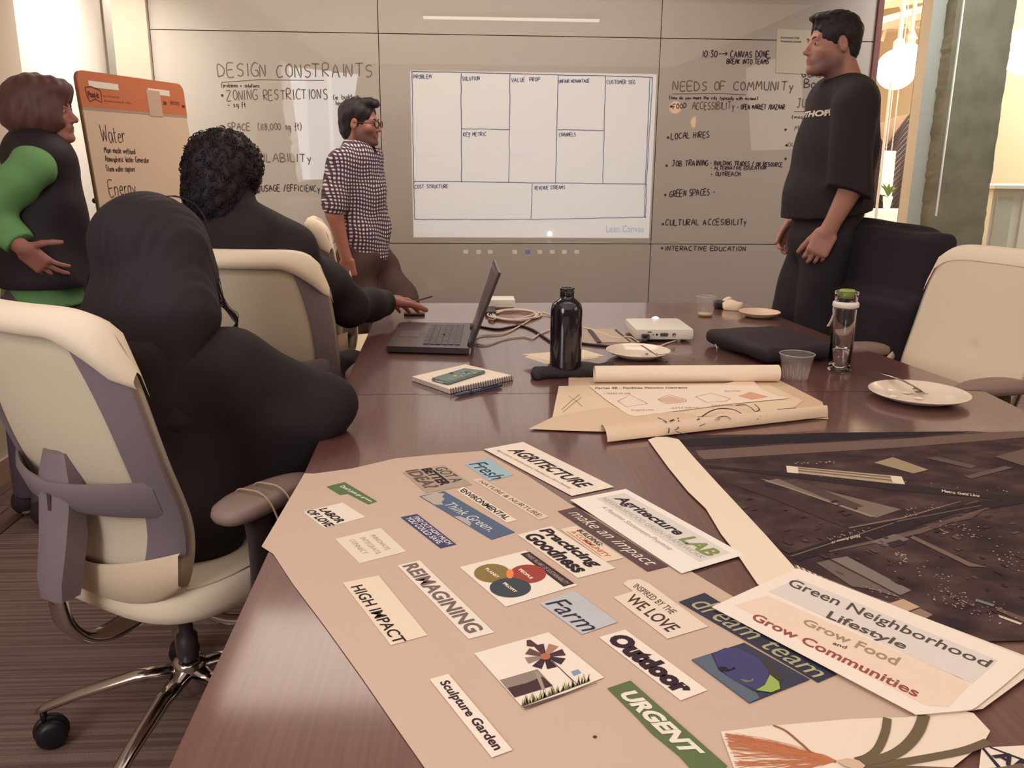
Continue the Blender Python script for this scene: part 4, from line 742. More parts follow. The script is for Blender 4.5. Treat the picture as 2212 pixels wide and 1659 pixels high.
mk('screen',[p-n_*.0006 for p in sc_],[(0,1,2,3)],mat('laptop_screen',(60,62,80),.15,emit=(150,160,190),estr=.25),lid)
MB().tube([B0+(B1-B0)*.1,B0+(B1-B0)*.25],.007,10).tube([B0+(B1-B0)*.75,B0+(B1-B0)*.9],.007,10).build('hinge',blackp,lp,True)
# --- black bottle
bt=empty('metal_bottle',(.301,2.47,.74),'glossy black metal water bottle, open neck, standing in the middle of the table','bottle')
bm_=mat('bottle_black',(30,22,32),.12,coat=.6,coatr=.05)
MB().lathe([(.040,0),(.0455,.004),(.047,.012),(.047,.180),(.0462,.195),(.043,.208),(.036,.219),(.026,.226),(.0215,.229),(.0205,.233),(.0205,.252),(.0225,.254),(.0225,.258),(.0195,.259),(.017,.256),(.0168,.225),(.001,.22)],(.301,2.47,.741),48).build('body',bm_,bt,True)
MB().lathe([(.0205,.244),(.0228,.246),(.0205,.248)],(.301,2.47,.741),32,cap=False).build('neck_ring',bm_,bt,True)
# --- notebook, phone, pen
nb=empty('spiral_notebook',T(1000,822),'white spiral notebook with a phone lying on it','notebook')
q=[T(890,822,.742),T(1005,795,.742),T(1108,820,.742),T(972,850,.742)]; hN=.012
nbm=pw((244,232,216))
MB().prism([(p[0],p[1]) for p in q],.7412,.7412+hN).build('page_block',mat('page_edges',(226,214,208),.7,var=.05,scale=300,stretch=(1,1,12)),nb)
MB().prism([(p[0],p[1]) for p in q],.7412+hN,.7419+hN).build('cover',nbm,nb)
co=MB(); s0,s1=q[3],q[2]; pts=[]; nt=26
for k in range(nt*10+1):
    t=k/(nt*10); a=k/10*2*math.pi; pts.append((s0[0]*(1-t)+s1[0]*t+.001*math.cos(a),s0[1]*(1-t)+s1[1]*t-.001+.006*math.cos(a),.748+.0085*math.sin(a)))
co.tube(pts,.0011,5).build('spiral_wire',mat('wire_dark',(82,66,66),.35,.6),nb,True)
ph=empty('phone',T(985,815),'phone in a muted teal case with pale flowers, lying on the notebook','phone')
q=[T(931,822,.755),T(1003,800,.755),T(1050,806,.755),T(968,832,.755)]; q2=[(p[0],p[1]) for p in q]
pc=mat('teal_case',(112,130,124),.5)
o=MB().prism(q2,.7542,.763).build('case',pc,ph); bm=bmesh.new(); bm.from_mesh(o.data); bmesh.ops.bevel(bm,geom=bm.edges[:],offset=.003,segments=3,affect='EDGES'); bm.to_mesh(o.data); bm.free(); auto_smooth(o,50)
fl=MB()
for x,y,r in ((983,812,.006),(1012,806,.0045),(1003,807,.0035),(970,817,.003),(976,818,.003),(1000,803,.003),(1026,806,.004),(996,811,.0035)):
    c=T(x,y,.7634); fl.lathe([(r,0),(r*.9,.0003)],c,8)
fl.build('flower_print',ink((206,214,202)),ph)
cam_=MB()
for x,y,r in ((1010,804,.008),(975,806,.006)): cam_.lathe([(r,0),(r,.0006)],T(x,y,.7634),14)
cam_.build('dark_cutout',blackp,ph)
e0,e1=q[0],q[3]; c=(e0+e1)/2; d=nrm(e1-e0); nn=np.array([d[1],-d[0],0]); nn=nn if nn[0]<0 else -nn
MB().obox((c[0]+nn[0]*.0006,c[1]+nn[1]*.0006,.7585),d*.016,nn*.0008,(0,0,.0016)).build('port_slot',mat('port_silver',(210,206,200),.3,.6),ph)
pn=empty('ballpoint_pen',T(1035,845),'dark blue ballpoint pen beside the notebook spiral','pen')
pa=T(982,855,.7465); pb_=T(1083,832,.7465); MB().tube([pa,pa+(pb_-pa)*.06,pa+(pb_-pa)*.1,pa+(pb_-pa)*.94,pb_],[.0015,.004,.0055,.0055,.004],14).build('barrel',mat('pen_blue',(52,62,92),.3,coat=.3),pn,True)
MB().tube([pa+(pb_-pa)*.55+np.array([0,-.002,.006]),pa+(pb_-pa)*.92+np.array([0,-.002,.007])],.0016,8).build('clip',MATS['pen_blue'],pn,True)
MB().tube([pa+(pb_-pa)*.3,pa+(pb_-pa)*.34],.0058,14).build('grip_ring',blackp,pn,True)
# --- plates, cutlery, cups
chn=mat('china_white',(238,222,206),.22,coat=.3)
def plate(p,r,label,name='dinner_plate',m=chn):
    e=empty(name,p,label,'plate'); prof=[(r*.55,0),(r*.6,.0),(r*.72,.006),(r*.9,.014),(r*.985,.020),(r,.0215),(r*.99,.023),(r*.96,.0225),(r*.88,.017),(r*.72,.010),(r*.62,.0055),(.001,.005)]
    MB().lathe(prof,p,56).build('dish',m,e,True); return e
silv=mat('cutlery_steel',(176,160,150),.22,1.0)
def fork(name,a,b,label,up=.004,tip=.012):
    a=np.array(a);b=np.array(b); d=b-a; L=np.linalg.norm(d); d/=L; s=nrm(np.cross(d,(0,0,1))); e=empty(name,a,label,'fork')
    hb=MB(); pts=[];ws=[]
    for t,w,z in ((0,.006,0),(.03,.009,.001),(.25,.007,.006),(.5,.004,.010),(.68,.003,.009),(.76,.008,.006),(.84,.012,.002)): pts.append(a+d*L*t+np.array([0,0,z])); ws.append(w)
    v=[];
    for p,w in zip(pts,ws): v+=[p-s*w,p+s*w,p+s*w+np.array([0,0,.002]),p-s*w+np.array([0,0,.002])]
    n=len(pts); f=[(i*4+k,i*4+(k+1)%4,(i+1)*4+(k+1)%4,(i+1)*4+k) for i in range(n-1) for k in range(4)]+[(3,2,1,0),((n-1)*4,(n-1)*4+1,(n-1)*4+2,(n-1)*4+3)]
    hb.add(v,f).build('handle',silv,e,True)
    for k in (-1.5,-.5,.5,1.5): MB().tube([a+d*L*.83+s*k*.0062+np.array([0,0,.003]),a+d*L*.93+s*k*.006+np.array([0,0,.002]),a+d*L+s*k*.005+np.array([0,0,.006])],[.0016,.0014,.0008],6).build('tine',silv,e,True)
    return e
c=T(1983,862,.741); plate(c,.128,'white dinner plate with a fork, nearest plate at the right')
fork('fork',T(1902,806,.775),T(2000,856,.752),'tarnished fork resting on the rim of the right-hand plate')
for x,y,w_ in ((1960,850,'centre'),(1985,862,'front'),(1930,858,'left')): tag(MB().lathe([(.001,.001),(.012,.0025),(.009,.004),(.001,.005)],T(x,y,.747),9).build('food_smear',mat('food_scrap',(240,228,206),.5)),'pale food smear at the '+w_+' of the right-hand dinner plate','food scrap')
c2=T(1378,770,.741); plate(c2,.105,'white plate with a knife and fork beside the white projector')
fork('fork',T(1500,778,.748),T(1418,768,.760),'fork with its handle over the rim of the middle plate')
kn=empty('table_knife',T(1400,762,.76),'dark knife lying across the middle plate','knife')
ka=T(1385,746,.772); kb=T(1422,770,.754); MB().tube([ka,ka+(kb-ka)*.5,kb],[.0045,.0055,.003],6,flat=.4).build('blade',mat('knife_dark',(120,104,98),.3,.8),kn); MB().tube([kb,kb+(kb-ka)*.45],[.004,.0055],8,flat=.5).build('handle',mat('knife_handle',(96,80,76),.4),kn,True)
for x,y,w_ in ((1390,773,'left'),(1408,775,'right'),(1397,767,'far')): tag(MB().lathe([(.001,.001),(.007,.003),(.004,.006),(.001,.007)],T(x,y,.7465),7).build('food_crumb',mat('crumb_brown',(190,140,108),.7)),'brown food crumb, the '+w_+' one of three on the middle plate','food scrap')
c3=T(1640,684,.741); plate(c3,.085,'small plate of crumbs at the far end of the table','side_plate',mat('bisque_plate',(232,202,176),.4))
plas=mat('clear_plastic',(235,225,218),.08,alpha=.07,coat=1)
def cup(p,r0,r1,h,label):
    e=empty('plastic_cup',p,label,'cup')
    MB().lathe([(.001,.0),(r0,.0),(r0+(r1-r0)*.5,h*.5),(r1,h),(r1+.0012,h+.0012),(r1-.0012,h),(r0+(r1-r0)*.5-.0014,h*.5),(r0-.0012,.003),(.001,.003)],p,36).build('wall',plas,e,True)
    MB().lathe([(r1-.0006,h-.0012),(r1+.0016,h),(r1-.0006,h+.0014)],p,36,cap=False).build('rim',mat('cup_rim_plastic',(226,214,206),.15,alpha=.55),e,True)
    fl=MB()
    for k in range(12):
        a=k*math.pi/6; fl.tube([np.array(p)+(r0*math.cos(a),r0*math.sin(a),.004),np.array(p)+(r0*1.14*math.cos(a),r0*1.14*math.sin(a),h*.45)],.0005,5)
    fl.build('flute_ribs',MATS['cup_rim_plastic'],e); return e
cup(T(1717,820,.7412),.034,.050,.078,'empty clear plastic cup at the end of the paper roll')
cf_=cup(T(1523,682,.7412),.030,.040,.082,'clear plastic cup with a little drink left, at the far end of the table')
MB().lathe([(.001,.0035),(.0295,.0035),(.0305,.012),(.001,.012)],T(1523,682,.7412),24).build('drink',mat('pale_drink',(226,196,160),.2),cf_,True)
# --- glass water bottle
c=T(1812,800,.741); wb_=empty('glass_bottle',c,'clear glass water bottle with green lid and white collar strap','bottle')
wg=mat('bottle_glass',(252,252,250),.0,trans=1,ior=1.3)
hB=.245; r=.034
MB().lathe([(.001,.001),(r-.003,.0),(r,.004),(r,.19),(r-.002,.203),(r-.0035,.203),(r-.003,.19),(r-.003,.008),(.001,.008)],c,40).build('body',wg,wb_,True)
MB().lathe([(r+.0005,.196),(r+.004,.198),(r+.004,.208),(r+.002,.212),(r-.002,.214)],c,40,cap=False).build('collar',whitep,wb_,True)
MB().lathe([(r-.003,.213),(r-.001,.215),(r+.0005,.243),(r-.002,.245),(r-.004,.243),(r-.005,.216)],c,40,cap=False).build('lid_shell',wg,wb_,True)
MB().lathe([(.001,.224),(.022,.224),(.023,.246),(.020,.249),(.001,.249)],c,30).build('lid_plug',mat('lime_green',(150,172,84),.45),wb_,True)
sp_=[c+np.array([-r-.001,-.002,.203]),c+np.array([-r-.006,-.006,.19]),c+np.array([-r-.004,-.008,.175]),c+np.array([-r-.012,-.012,.155]),c+np.array([-r-.020,-.014,.14])]
s_=MB(); n=len(sp_); v=[]
for p,w in zip(sp_,(.004,.004,.005,.007,.009)): v+=[p+np.array([-w*.6,-w*.5,0]),p+np.array([w*.6,w*.3,0]),p+np.array([w*.6,w*.3+.002,.001]),p+np.array([-w*.6,-w*.5+.002,.001])]
s_.add(v,[(i*4+k,i*4+(k+1)%4,(i+1)*4+(k+1)%4,(i+1)*4+k) for i in range(n-1) for k in range(4)]+[(3,2,1,0),(4*n-4,4*n-3,4*n-2,4*n-1)]).build('strap',mat('strap_cream',(222,208,184),.6),wb_)
MB().lathe([(.001,.009),(r-.0035,.009),(r-.0035,.062),(.001,.062)],c,32).build('water',mat('water_clear',(240,240,245),.0,trans=1,ior=1.33),wb_,True)
# --- white projector with ports
pj=empty('projector',T(1430,735),'small white projector with its ports facing the camera','projector')
x0,x1=T(1365,738)[0],T(1497,738)[0]; y0=T(1430,740)[1]; y1=y0+.23; zt=.741+.047
o=MB().bbox((x0+.01,y0+.005,.748),(x1,y1,zt),.012).build('body',whitep,pj); auto_smooth(o,50)
pm=MB()
pm.lathe([(.004,0),(.004,.001)],(x0+.085,y0+.0045,.768),14,axis=(0,-1,0)); pm.lathe([(.0022,0),(.0022,.001)],(x0+.072,y0+.0045,.768),12,axis=(0,-1,0))
pm.build('socket',blackp,pj)
MB().bbox((x0+.097,y0+.001,.762),(x0+.125,y0+.0065,.774),.003).build('display_port',mat('port_dark',(90,78,76),.4),pj)
MB().lathe([(.0065,0),(.0065,.003),(.004,.003),(.004,.001)],(x0+.146,y0+.005,.768),16,axis=(0,-1,0)).build('video_jack',silv,pj,True)
MB().bbox((x0+.052,y0+.002,.776),(x0+.066,y0+.006,.779),.001).build('card_slot',blackp,pj)
MB().bbox((x0+.030,y0-.018,.758),(x0+.056,y0+.006,.772),.004).build('power_plug',blackp,pj)
MB().lathe([(.006,0),(.005,.002),(.001,.0025)],(x1-.05,y1-.06,zt),16).build('focus_button',whitep,pj,True)
for dx in (.03,.17): MB().lathe([(.008,.7405),(.009,.752)],(x0+dx,y0+.03,0),12).build('foot',whitep,pj)
LENS=np.array([(x0+x1)/2+.02,y1,.775])
MB().lathe([(.016,0),(.018,.004),(.014,.006),(.012,.004),(.001,.003)],LENS,24,axis=(0,1,0)).build('lens',mat('lens_glass',(40,40,60),.05,emit=(220,230,255),estr=3),pj,True)
# projector beam: a spot whose picture gate is a rectangle
sl=bpy.data.lights.new('projector_beam','SPOT'); sl.energy=105; sl.color=(.90,.93,1.0); sl.spot_size=math.radians(110); sl.spot_blend=0; sl.shadow_soft_size=.004; sl.use_nodes=True
so=bpy.data.objects.new('projector_beam',sl); COL.objects.link(so); LP=LENS+np.array([0,.03,.0]); so.location=LP; so.rotation_euler=(math.radians(90),0,0)
D_=5.2-LP[1]; sx0,sx1=(-.297-LP[0])/D_,(1.125-LP[0])/D_; sz0,sz1=(.913-LP[2])/D_,(1.852-LP[2])/D_
nt=sl.node_tree; em=nt.nodes['Emission']; tc=nt.nodes.new('ShaderNodeTexCoord'); sp3=nt.nodes.new('ShaderNodeSeparateXYZ'); nt.links.new(tc.outputs['Normal'],sp3.inputs[0])
def mth(op,a,b=None):
    n=nt.nodes.new('ShaderNodeMath'); n.operation=op
    for i,q in enumerate((a,b)):
        if q is None: continue
        if isinstance(q,(int,float)): n.inputs[i].default_value=q
        else: nt.links.new(q,n.inputs[i])
    return n.outputs[0]
az=mth('ABSOLUTE',sp3.outputs[2]); uu=mth('DIVIDE',sp3.outputs[0],az); vv=mth('DIVIDE',sp3.outputs[1],az)
msk=mth('MULTIPLY',mth('MULTIPLY',mth('GREATER_THAN',uu,sx0),mth('LESS_THAN',uu,sx1)),mth('MULTIPLY',mth('GREATER_THAN',vv,sz0),mth('LESS_THAN',vv,sz1)))
cs4=mth('POWER',az,-3.0); nt.links.new(mth('MULTIPLY',msk,cs4),em.inputs[1])
# --- cables, adaptor and small things
cab=mat('cream_cable',(226,206,190),.5); cabk=mat('black_cable',(44,34,42),.5)
def cable(name,pts,r,m,label,cat='cable',z=.744):
    P=[T(p[0],p[1],p[2] if len(p)>2 else z) for p in pts]; o=MB().tube(spline(P,10),r,8).build(name,m,smooth=True); tag(o,label,cat); ORG[o.name]=np.array(o.location); return o
coil=[]
for k in range(60):
    a=k/60*4.3*2*math.pi; rx=52+6*math.sin(a*.37); ry=11+1.5*math.sin(a*.5); coil.append((1112+rx*math.cos(a)*.95+4*math.sin(a*.21),680+ry*math.sin(a),.744+.0012*(k/12)))
P=[T(*p) for p in coil]+[T(1165,676,.75),T(1185,679,.746),T(1210,690,.744),T(1230,700,.744)]
o=MB().tube(spline(P,5),.0032,8).build('coiled_cable',cab,smooth=True); tag(o,'cream cable coiled in loops behind the laptop','cable')
cable('power_cable',[(1015,700),(1040,706),(1075,711),(1105,706),(1125,704),(1150,712),(1175,728),(1195,740),(1215,735),(1260,742),(1320,748),(1370,745),(1395,735,.765),(1402,728,.765)],.0042,cabk,'black cable running from the laptop past the black bottle to the projector')
cable('white_cable',[(1020,735),(1040,725),(1080,722),(1100,716),(1130,700),(1158,682)],.003,cab,'thin cream cable crossing the black cable beside the laptop')
cable('white_cable',[(1022,741),(1050,745),(1090,732),(1130,727),(1150,731),(1165,722),(1190,712),(1240,704),(1290,716),(1330,730),(1362,728),(1385,742),(1420,748),(1440,742),(1470,732),(1490,722,.755)],.003,cab,'long cream cable running from the laptop round the front of the projector')
lz=MB().bbox((0,0,0),(1,1,1),.1)
ad=empty('power_adaptor',T(1085,668),'white cube power adaptor beyond the cable coil','adaptor')
x0,x1=T(1059,668)[0],T(1112,668)[0]; y0=T(1085,670)[1]; 
o=MB().bbox((x0,y0,.752),(x1,y0+.11,.785),.004).build('cube',whitep,ad); auto_smooth(o,50)
MB().bbox((x0+.004,y0+.003,.741),(x1-.004,y0+.1,.752),.003).build('dark_base',mat('adaptor_base',(120,90,84),.5),ad)
for dx in (.02,.065): v,f=textmesh('ADAPTOR' if dx<.04 else 'POWER',0); mk('lettering',[(x0+dx+.02*a,y0-.0006,.764+.003*b_) for a,b_ in v],f,ink((170,150,138)),ad)
bx=MB().bbox((*T(1048,682)[:2],.741),(*(T(1070,672)[:2]+np.array([0,.03])),.757),.005).build('cable_clip',blackp); tag(bx,'small black clip lying beside the cable coil','clip')
bx=MB().tube(spline([T(1056,690,.745),T(1064,692,.747),T(1072,688,.745)],4),.005,8).build('cable_end',mat('plug_metal',(150,130,120),.3,.6),smooth=True); tag(bx,'little metal plug lying in front of the cable coil','plug')
# table cable hatch (flip-up cover, flat)
ht=empty('cable_hatch',T(1310,725),'brushed metal cable hatch let into the table behind the black bottle','hatch')
hm=mat('hatch_metal',(186,164,146),.4,.35)
def quadplate(name,pts,z0,z1,m,par): 
    P=[T(x,y,z1)[:2] for x,y in pts]; ar=sum(P[i][0]*P[(i+1)%4][1]-P[(i+1)%4][0]*P[i][1] for i in range(4)); P=P if ar>0 else P[::-1]
    return MB().prism([tuple(p) for p in P],z0,z1).build(name,m,par)
quadplate('frame',[(1258,708),(1330,709),(1378,742),(1250,742)],.7402,.7416,hm,ht); quadplate('lid',[(1278,711),(1322,711),(1362,739),(1300,739)],.7418,.744,mat('hatch_lid',(200,178,158),.4,.3),ht)
quadplate('brush_slot',[(1269,711),(1277,711),(1300,739),(1290,739)],.7442,.7452,blackp,ht); quadplate('brush_slot',[(1328,711),(1331,711),(1363,738),(1360,738)],.7442,.7452,blackp,ht)
# folded napkin, camera strap pouch, dark box beneath the plate
nk=empty('paper_napkin',T(1200,775),'folded cream napkin lying behind the black bottle','napkin')
quadplate('folded_layer',[(1128,765),(1260,755),(1305,768),(1190,780)],.7650,.7665,pw((246,226,200)),nk); quadplate('folded_layer',[(1132,770),(1250,760),(1296,772),(1180,786)],.7630,.7648,pw((240,218,194)),nk)
pu=empty('black_pouch',T(1240,800),'crumpled black cloth pouch lying under the napkin and behind the bottle','pouch')
V,Q=sdf([Box(T(1235,800,.752),(.065,.05,.010),rd=.008),Ell(T(1180,806,.752),(.045,.028,.014)),Cap(T(1155,800,.755),T(1162,815,.748),.012,.007),Box(T(1290,795,.751),(.05,.03,.010),rd=.006)],.003,.012,folds(.006,3,2.2))
V[:,2]=np.maximum(V[:,2],.741); mkq('cloth',V,Q,mat('black_cloth',(42,32,40),.8,bump=.3,bscale=300),pu)
MB().tube(spline([T(1155,805,.750),T(1148,812,.745),T(1152,820,.743)],4),.002,6).build('drawstring',blackp,pu)
# laptop sleeve
sl_=empty('laptop_sleeve',T(1660,745),'black padded laptop sleeve with a zip, lying right of the projector','sleeve')
blk=mat('neoprene_black',(39,29,36),.75,var=.06,scale=300)
c_=[T(1533,736,.755),T(1700,795,.755),T(1800,755,.755),T(1720,700,.765)]
ctr=T(1664,742,.77); ex=nrm((.28,-.96,0))*.185; ey=nrm((.96,.28,0))*.145
R_=np.stack([nrm(ex),nrm(ey),np.array([0,0,1.])],1)
V,Q=sdf([Box((ctr[0],ctr[1],.772),(np.linalg.norm(ex)*.98,np.linalg.norm(ey)*.98,.022),R_,rd=.02),Ell((ctr[0],ctr[1],.782),(np.linalg.norm(ex)*.8,np.linalg.norm(ey)*.8,.028),R_)],.005,.02,folds(.004,5)); V[:,2]=np.maximum(V[:,2],.7412)
mkq('cover',V,Q,blk,sl_)
zp=T(1545,744,.768); MB().tube([zp+np.array([-.002,-.006,.003]),zp+np.array([.004,-.012,-.010]),zp+np.array([.003,-.014,-.022])],[.004,.0045,.005],6,flat=.4).build('zip_pull',mat('zip_metal',(196,186,176),.3,.7),sl_,True)
# small things at the far end
bx=MB().bbox((*T(1548,668)[:2],.741),(*(T(1590,668)[:2]+np.array([0,.07])),.772),.01).build('glasses_case',blackp); auto_smooth(bx,60); tag(bx,'small black case behind the far plastic cup','case')
V,Q=sdf([Ell(T(1578,660,.758),(.028,.022,.018)),Ell(T(1588,664,.752),(.022,.018,.013)),Ell(T(1570,652,.768),(.014,.014,.016))],.0025,.008,folds(.012,9,3)); V[:,2]=np.maximum(V[:,2],.741)
e=empty('crumpled_tissue',T(1580,668),'crumpled cream tissue beside the small black case','tissue'); mkq('tissue_ball',V,Q,mat('tissue_cream',(240,216,188),.8),e)
sp=MB().lathe([(.0022,0),(.0022,.0006)],T(1285,1592,.742),8).build('dark_crumb',ink((80,60,58))); tag(sp,'tiny dark crumb on the brown sheet between the slips','crumb')
# ================================================================= CHAIRS
cream=mat('cream_fabric',(232,216,192),.75,var=.03,scale=260,bump=.12,sheen=.1); cream2=mat('cream_mesh_fabric',(214,200,176),.8,var=.05,scale=420,bump=.15)
gfr=mat('warm_grey_plastic',(128,114,120),.5,var=.02,scale=30); gpad=mat('grey_arm_pad',(140,118,110),.55)
dkp=mat('dark_chair_plastic',(70,58,62),.45); bcast=mat('caster_black',(34,28,32),.4)
def make_chair(label,group='cream and grey swivel office chairs round the table'):
    t=empty('office_chair',(0,0,0),label,'chair',group)
    MB().lathe([(.030,.12),(.038,.135),(.038,.20),(.030,.21)],(0,0,0),28).build('hub',chm,t,True)
    MB().lathe([(.024,.20),(.024,.27),(.016,.272),(.016,.38)],(0,0,0),20).build('gas_column',dkp,t,True)
    for k in range(5):
        a=math.radians(74+72*k); d=np.array([math.cos(a),math.sin(a),0]); s=np.array([-d[1],d[0],0])
        leg=MB(); v=[]; L=[(.02,.178,.024,.034),(.12,.170,.021,.030),(.25,.134,.018,.024),(.335,.103,.016,.020),(.352,.094,.010,.012)]
        for r,z,w,h in L:
            for q in range(10): b=2*math.pi*q/10; v.append(d*r+s*w*math.cos(b)+np.array([0,0,z+h*.5*math.sin(b)]))
        n=len(L); leg.add(v,[(i*10+q,i*10+(q+1)%10,(i+1)*10+(q+1)%10,(i+1)*10+q) for i in range(n-1) for q in range(10)]+[tuple(range(9,-1,-1)),tuple((n-1)*10+q for q in range(10))]).build('leg',chm,t,True)
        ca=math.radians(74+72*k+40*((k*3)%4-1.5)); cd=np.array([math.cos(ca),math.sin(ca),0]); c=d*.338
        cst=MB().lathe([(.008,.06),(.008,.10)],c,12); 
        cs_=cst.build('caster',bcast,t,True); c2=c-cd*.012
        for sg in (-1,1):
            sd=np.array([-cd[1],cd[0],0])*sg; MB().lathe([(.012,.004),(.033,.006),(.0355,.012),(.034,.024),(.024,.031),(.001,.032)],(c2[0],c2[1],.0365),24,axis=sd).build('wheel',bcast,cs_,True)
        MB().lathe([(.033,-.006),(.0395,-.004),(.0395,.004),(.033,.006)],(c2[0],c2[1],.0405),18,axis=(-cd[1],cd[0],0)).build('hood',bcast,cs_,True)
    o=MB().bbox((-.075,-.12,.375),(.075,.13,.425),.012).build('mechanism',dkp,t); auto_smooth(o,50)
    P=spline([(0,-.06,.395),(0,-.13,.378),(0,-.20,.374),(0,-.250,.395),(0,-.282,.44),(0,-.290,.49),(0,-.290,.53)],6)
    v=[];n=len(P)
    for i,p in enumerate(P):
        tt=nrm(P[min(i+1,n-1)]-P[max(i-1,0)]); nn=np.cross((1,0,0),tt); w=.036-.014*i/n; h=.013
        for q in range(12): b=2*math.pi*q/12; v.append(p+np.array([1,0,0])*w*math.copysign(abs(math.cos(b))**.6,math.cos(b))+nn*h*math.sin(b))
    MB().add(v,[(i*12+q,i*12+(q+1)%12,(i+1)*12+(q+1)%12,(i+1)*12+q) for i in range(n-1) for q in range(12)]+[tuple(range(11,-1,-1)),tuple((n-1)*12+q for q in range(12))]).build('support_bar',chm,t,True)
    MB().tube(spline([(.07,-.02,.40),(.13,-.03,.375),(.20,-.02,.375),(.245,0,.40),(.262,.005,.45)],6),[.013]*25,10).build('arm_bracket',chm,t,True)
    MB().tube(spline([(-.07,-.02,.40),(-.13,-.03,.375),(-.20,-.02,.375),(-.245,0,.40),(-.262,.005,.45)],6),[.013]*25,10).build('arm_bracket',chm,t,True)
    # seat cushion
    def sup(a,rx,ry,p=3.4): c,s=math.cos(a),math.sin(a); return rx*math.copysign(abs(c)**(2/p),c),ry*math.copysign(abs(s)**(2/p),s)
    v=[];N=40
    prof=[(.0,.430),(.93,.428),(.985,.437),(1.0,.455),(.985,.475),(.93,.490),(.7,.498),(.4,.497),(.0,.494)]
    for sc_,z in prof[1:-1]:
        for q in range(N): x,y=sup(2*math.pi*q/N,.245*sc_,.235*sc_); zz=z+(.012*(x/.245)**2 if z>.46 else 0)-(.02*max(0,(y-.12)/.115)**2 if z>.46 else 0); v.append((x,y+.025,zz))
    m=len(prof)-2; f=[(i*N+q,i*N+(q+1)%N,(i+1)*N+(q+1)%N,(i+1)*N+q) for i in range(m-1) for q in range(N)]+[tuple(range(N-1,-1,-1)),tuple((m-1)*N+q for q in range(N))]
    MB().add(v,f).build('seat',cream,t,True)
    sm=[];
    for q in range(N+1): x,y=sup(2*math.pi*q/N,.225,.214); sm.append((x,y+.025,.4925+.010*(x/.245)**2))
    MB().tube(sm,.0022,5).build('seam',mat('seam_cream',(196,178,152),.8),t,True)
    # back surfaces
    H0,H1=.465,1.095
    def W_(z): s=(z-H0)/(H1-H0); return .205+.038*math.sin(math.pi*min(1,s*.9))-.004*s
    def YB(z): s=(z-H0)/(H1-H0); return -.188-.11*max(s,0)**1.35+.028*math.exp(-((s-.28)/.2)**2)
    def S(u,z,off=0.0): w=W_(z); return np.array([u*w,YB(z)+.045*abs(u)**2.2-off,z])
    def panel(name,ua,ub,za,zb,o0,o1,m,round_=.10,nu=20,nz=26,top=None,par=None):
        """closed pad between two offset sheets, superellipse outline in (u,z)"""
        vs=[[],[]]
        for side,of in ((0,o0),(1,o1)):
            for j in range(nz+1):
                for i in range(nu+1):
                    a=-1+2*i/nu; b=-1+2*j/nz
                    # map square to superellipse
                    pw_=1/round_ if round_>0 else 99
                    k=(abs(a)**pw_+abs(b)**pw_)**(1/pw_) if (a or b) else 1; mxx=max(abs(a),abs(b)) or 1; kk=mxx/k if k>0 else 1
                    u=(ua+ub)/2+(ub-ua)/2*a*kk; zq=b*kk; z=(za+zb)/2+(zb-za)/2*zq
                    edge=min(1-mxx,.12)/.12; mid=(o0+o1)/2; of2=mid+(of-mid)*math.sqrt(max(0,1-(1-edge)**2))
                    zz=z if top is None else top(u,z,za,zb)
                    vs[side].append(S(u,zz,of2))
        n=(nu+1)*(nz+1); f=[]
        for j in range(nz):
            for i in range(nu):
                q=j*(nu+1)+i; f.append((q,q+1,q+nu+2,q+nu+1)); f.append((n+q,n+q+nu+1,n+q+nu+2,n+q+1))
        rim=[i for i in range(nu)]+[j*(nu+1)+nu for j in range(nz)]+[nz*(nu+1)+nu-i for i in range(nu)]+[(nz-j)*(nu+1) for j in range(nz)]
        for i in range(len(rim)): a,b=rim[i],rim[(i+1)%len(rim)]; f.append((a,n+a,n+b,b))
        return mk(name,vs[0]+vs[1],f,m,t if par is None else par,True)
    bk=panel('backrest',-1,1,H0,H1,-.014,.016,cream,.13,28,34)
    # rear pieces
    panel('back_panel',-.80,.80,.535,1.045,.018,.028,cream2,.14,16,20,par=bk)
    for sg in (-1,1):
        inner_=lambda z:.60+.14*math.sin(math.pi*np.clip((z-.52)/.55,0,1))
        v=[];zs=np.linspace(.52,1.045,20)
        for z in zs:
            for u,of in ((inner_(z),.024),(inner_(z)+.02,.034),(.93,.032),(.985,.020),(.985,.014),(inner_(z),.014)):
                cz=1.045-.095*max(0,(u/1.015-.45)/.55)**1.7; pz=.548+.055*u**1.5; v.append(S(u*sg,min(max(z,pz-.012),cz+.010),of))
        f=[(i*6+k,i*6+(k+1)%6,(i+1)*6+(k+1)%6,(i+1)*6+k) for i in range(19) for k in range(6)]+[(0,1,2,3,4,5),tuple(19*6+k for k in range(5,-1,-1))]
        if sg<0: f=[tuple(reversed(q)) for q in f]
        o=mk('side_frame',v,f,gfr,bk); auto_smooth(o,35)
    # top cap wrapping the head of the back, dipping at both sides
    v=[];us=np.linspace(-1.015,1.015,29)
    for u in us:
        a=abs(u)/1.015; kk=(1-a**7)**(1/7) if a<1 else 0; zt=(H0+H1)/2+(H1-H0)/2*kk*1.012; zt=max(zt,.98) if a>=.99 else zt
        zl=1.045-.095*max(0,(a-.45)/.55)**1.7
        zt=max(zt,zl+.004); ef=math.sqrt(max(0,1-max(0,(a-.95)/.05)**2))
        for z,of in ((zl,.036),(zl+.006,.044),((zl+zt)/2,.042),(zt-.006,.022),(zt+.001,.001),(zt-.010,-.018),(zt-.05,-.0165)): 
            if z<zl and of>0: z=zl
            p=S(min(max(u,-1.01),1.01),z,(of-.002)*(.35+.65*ef)+.002); v.append(p)
    f=[(i*7+k,i*7+k+1,(i+1)*7+k+1,(i+1)*7+k) for i in range(28) for k in range(6)]
    mk('top_cap',v,f,mat('cream_cap',(240,224,202),.6,bump=.05,bscale=200),bk,True)
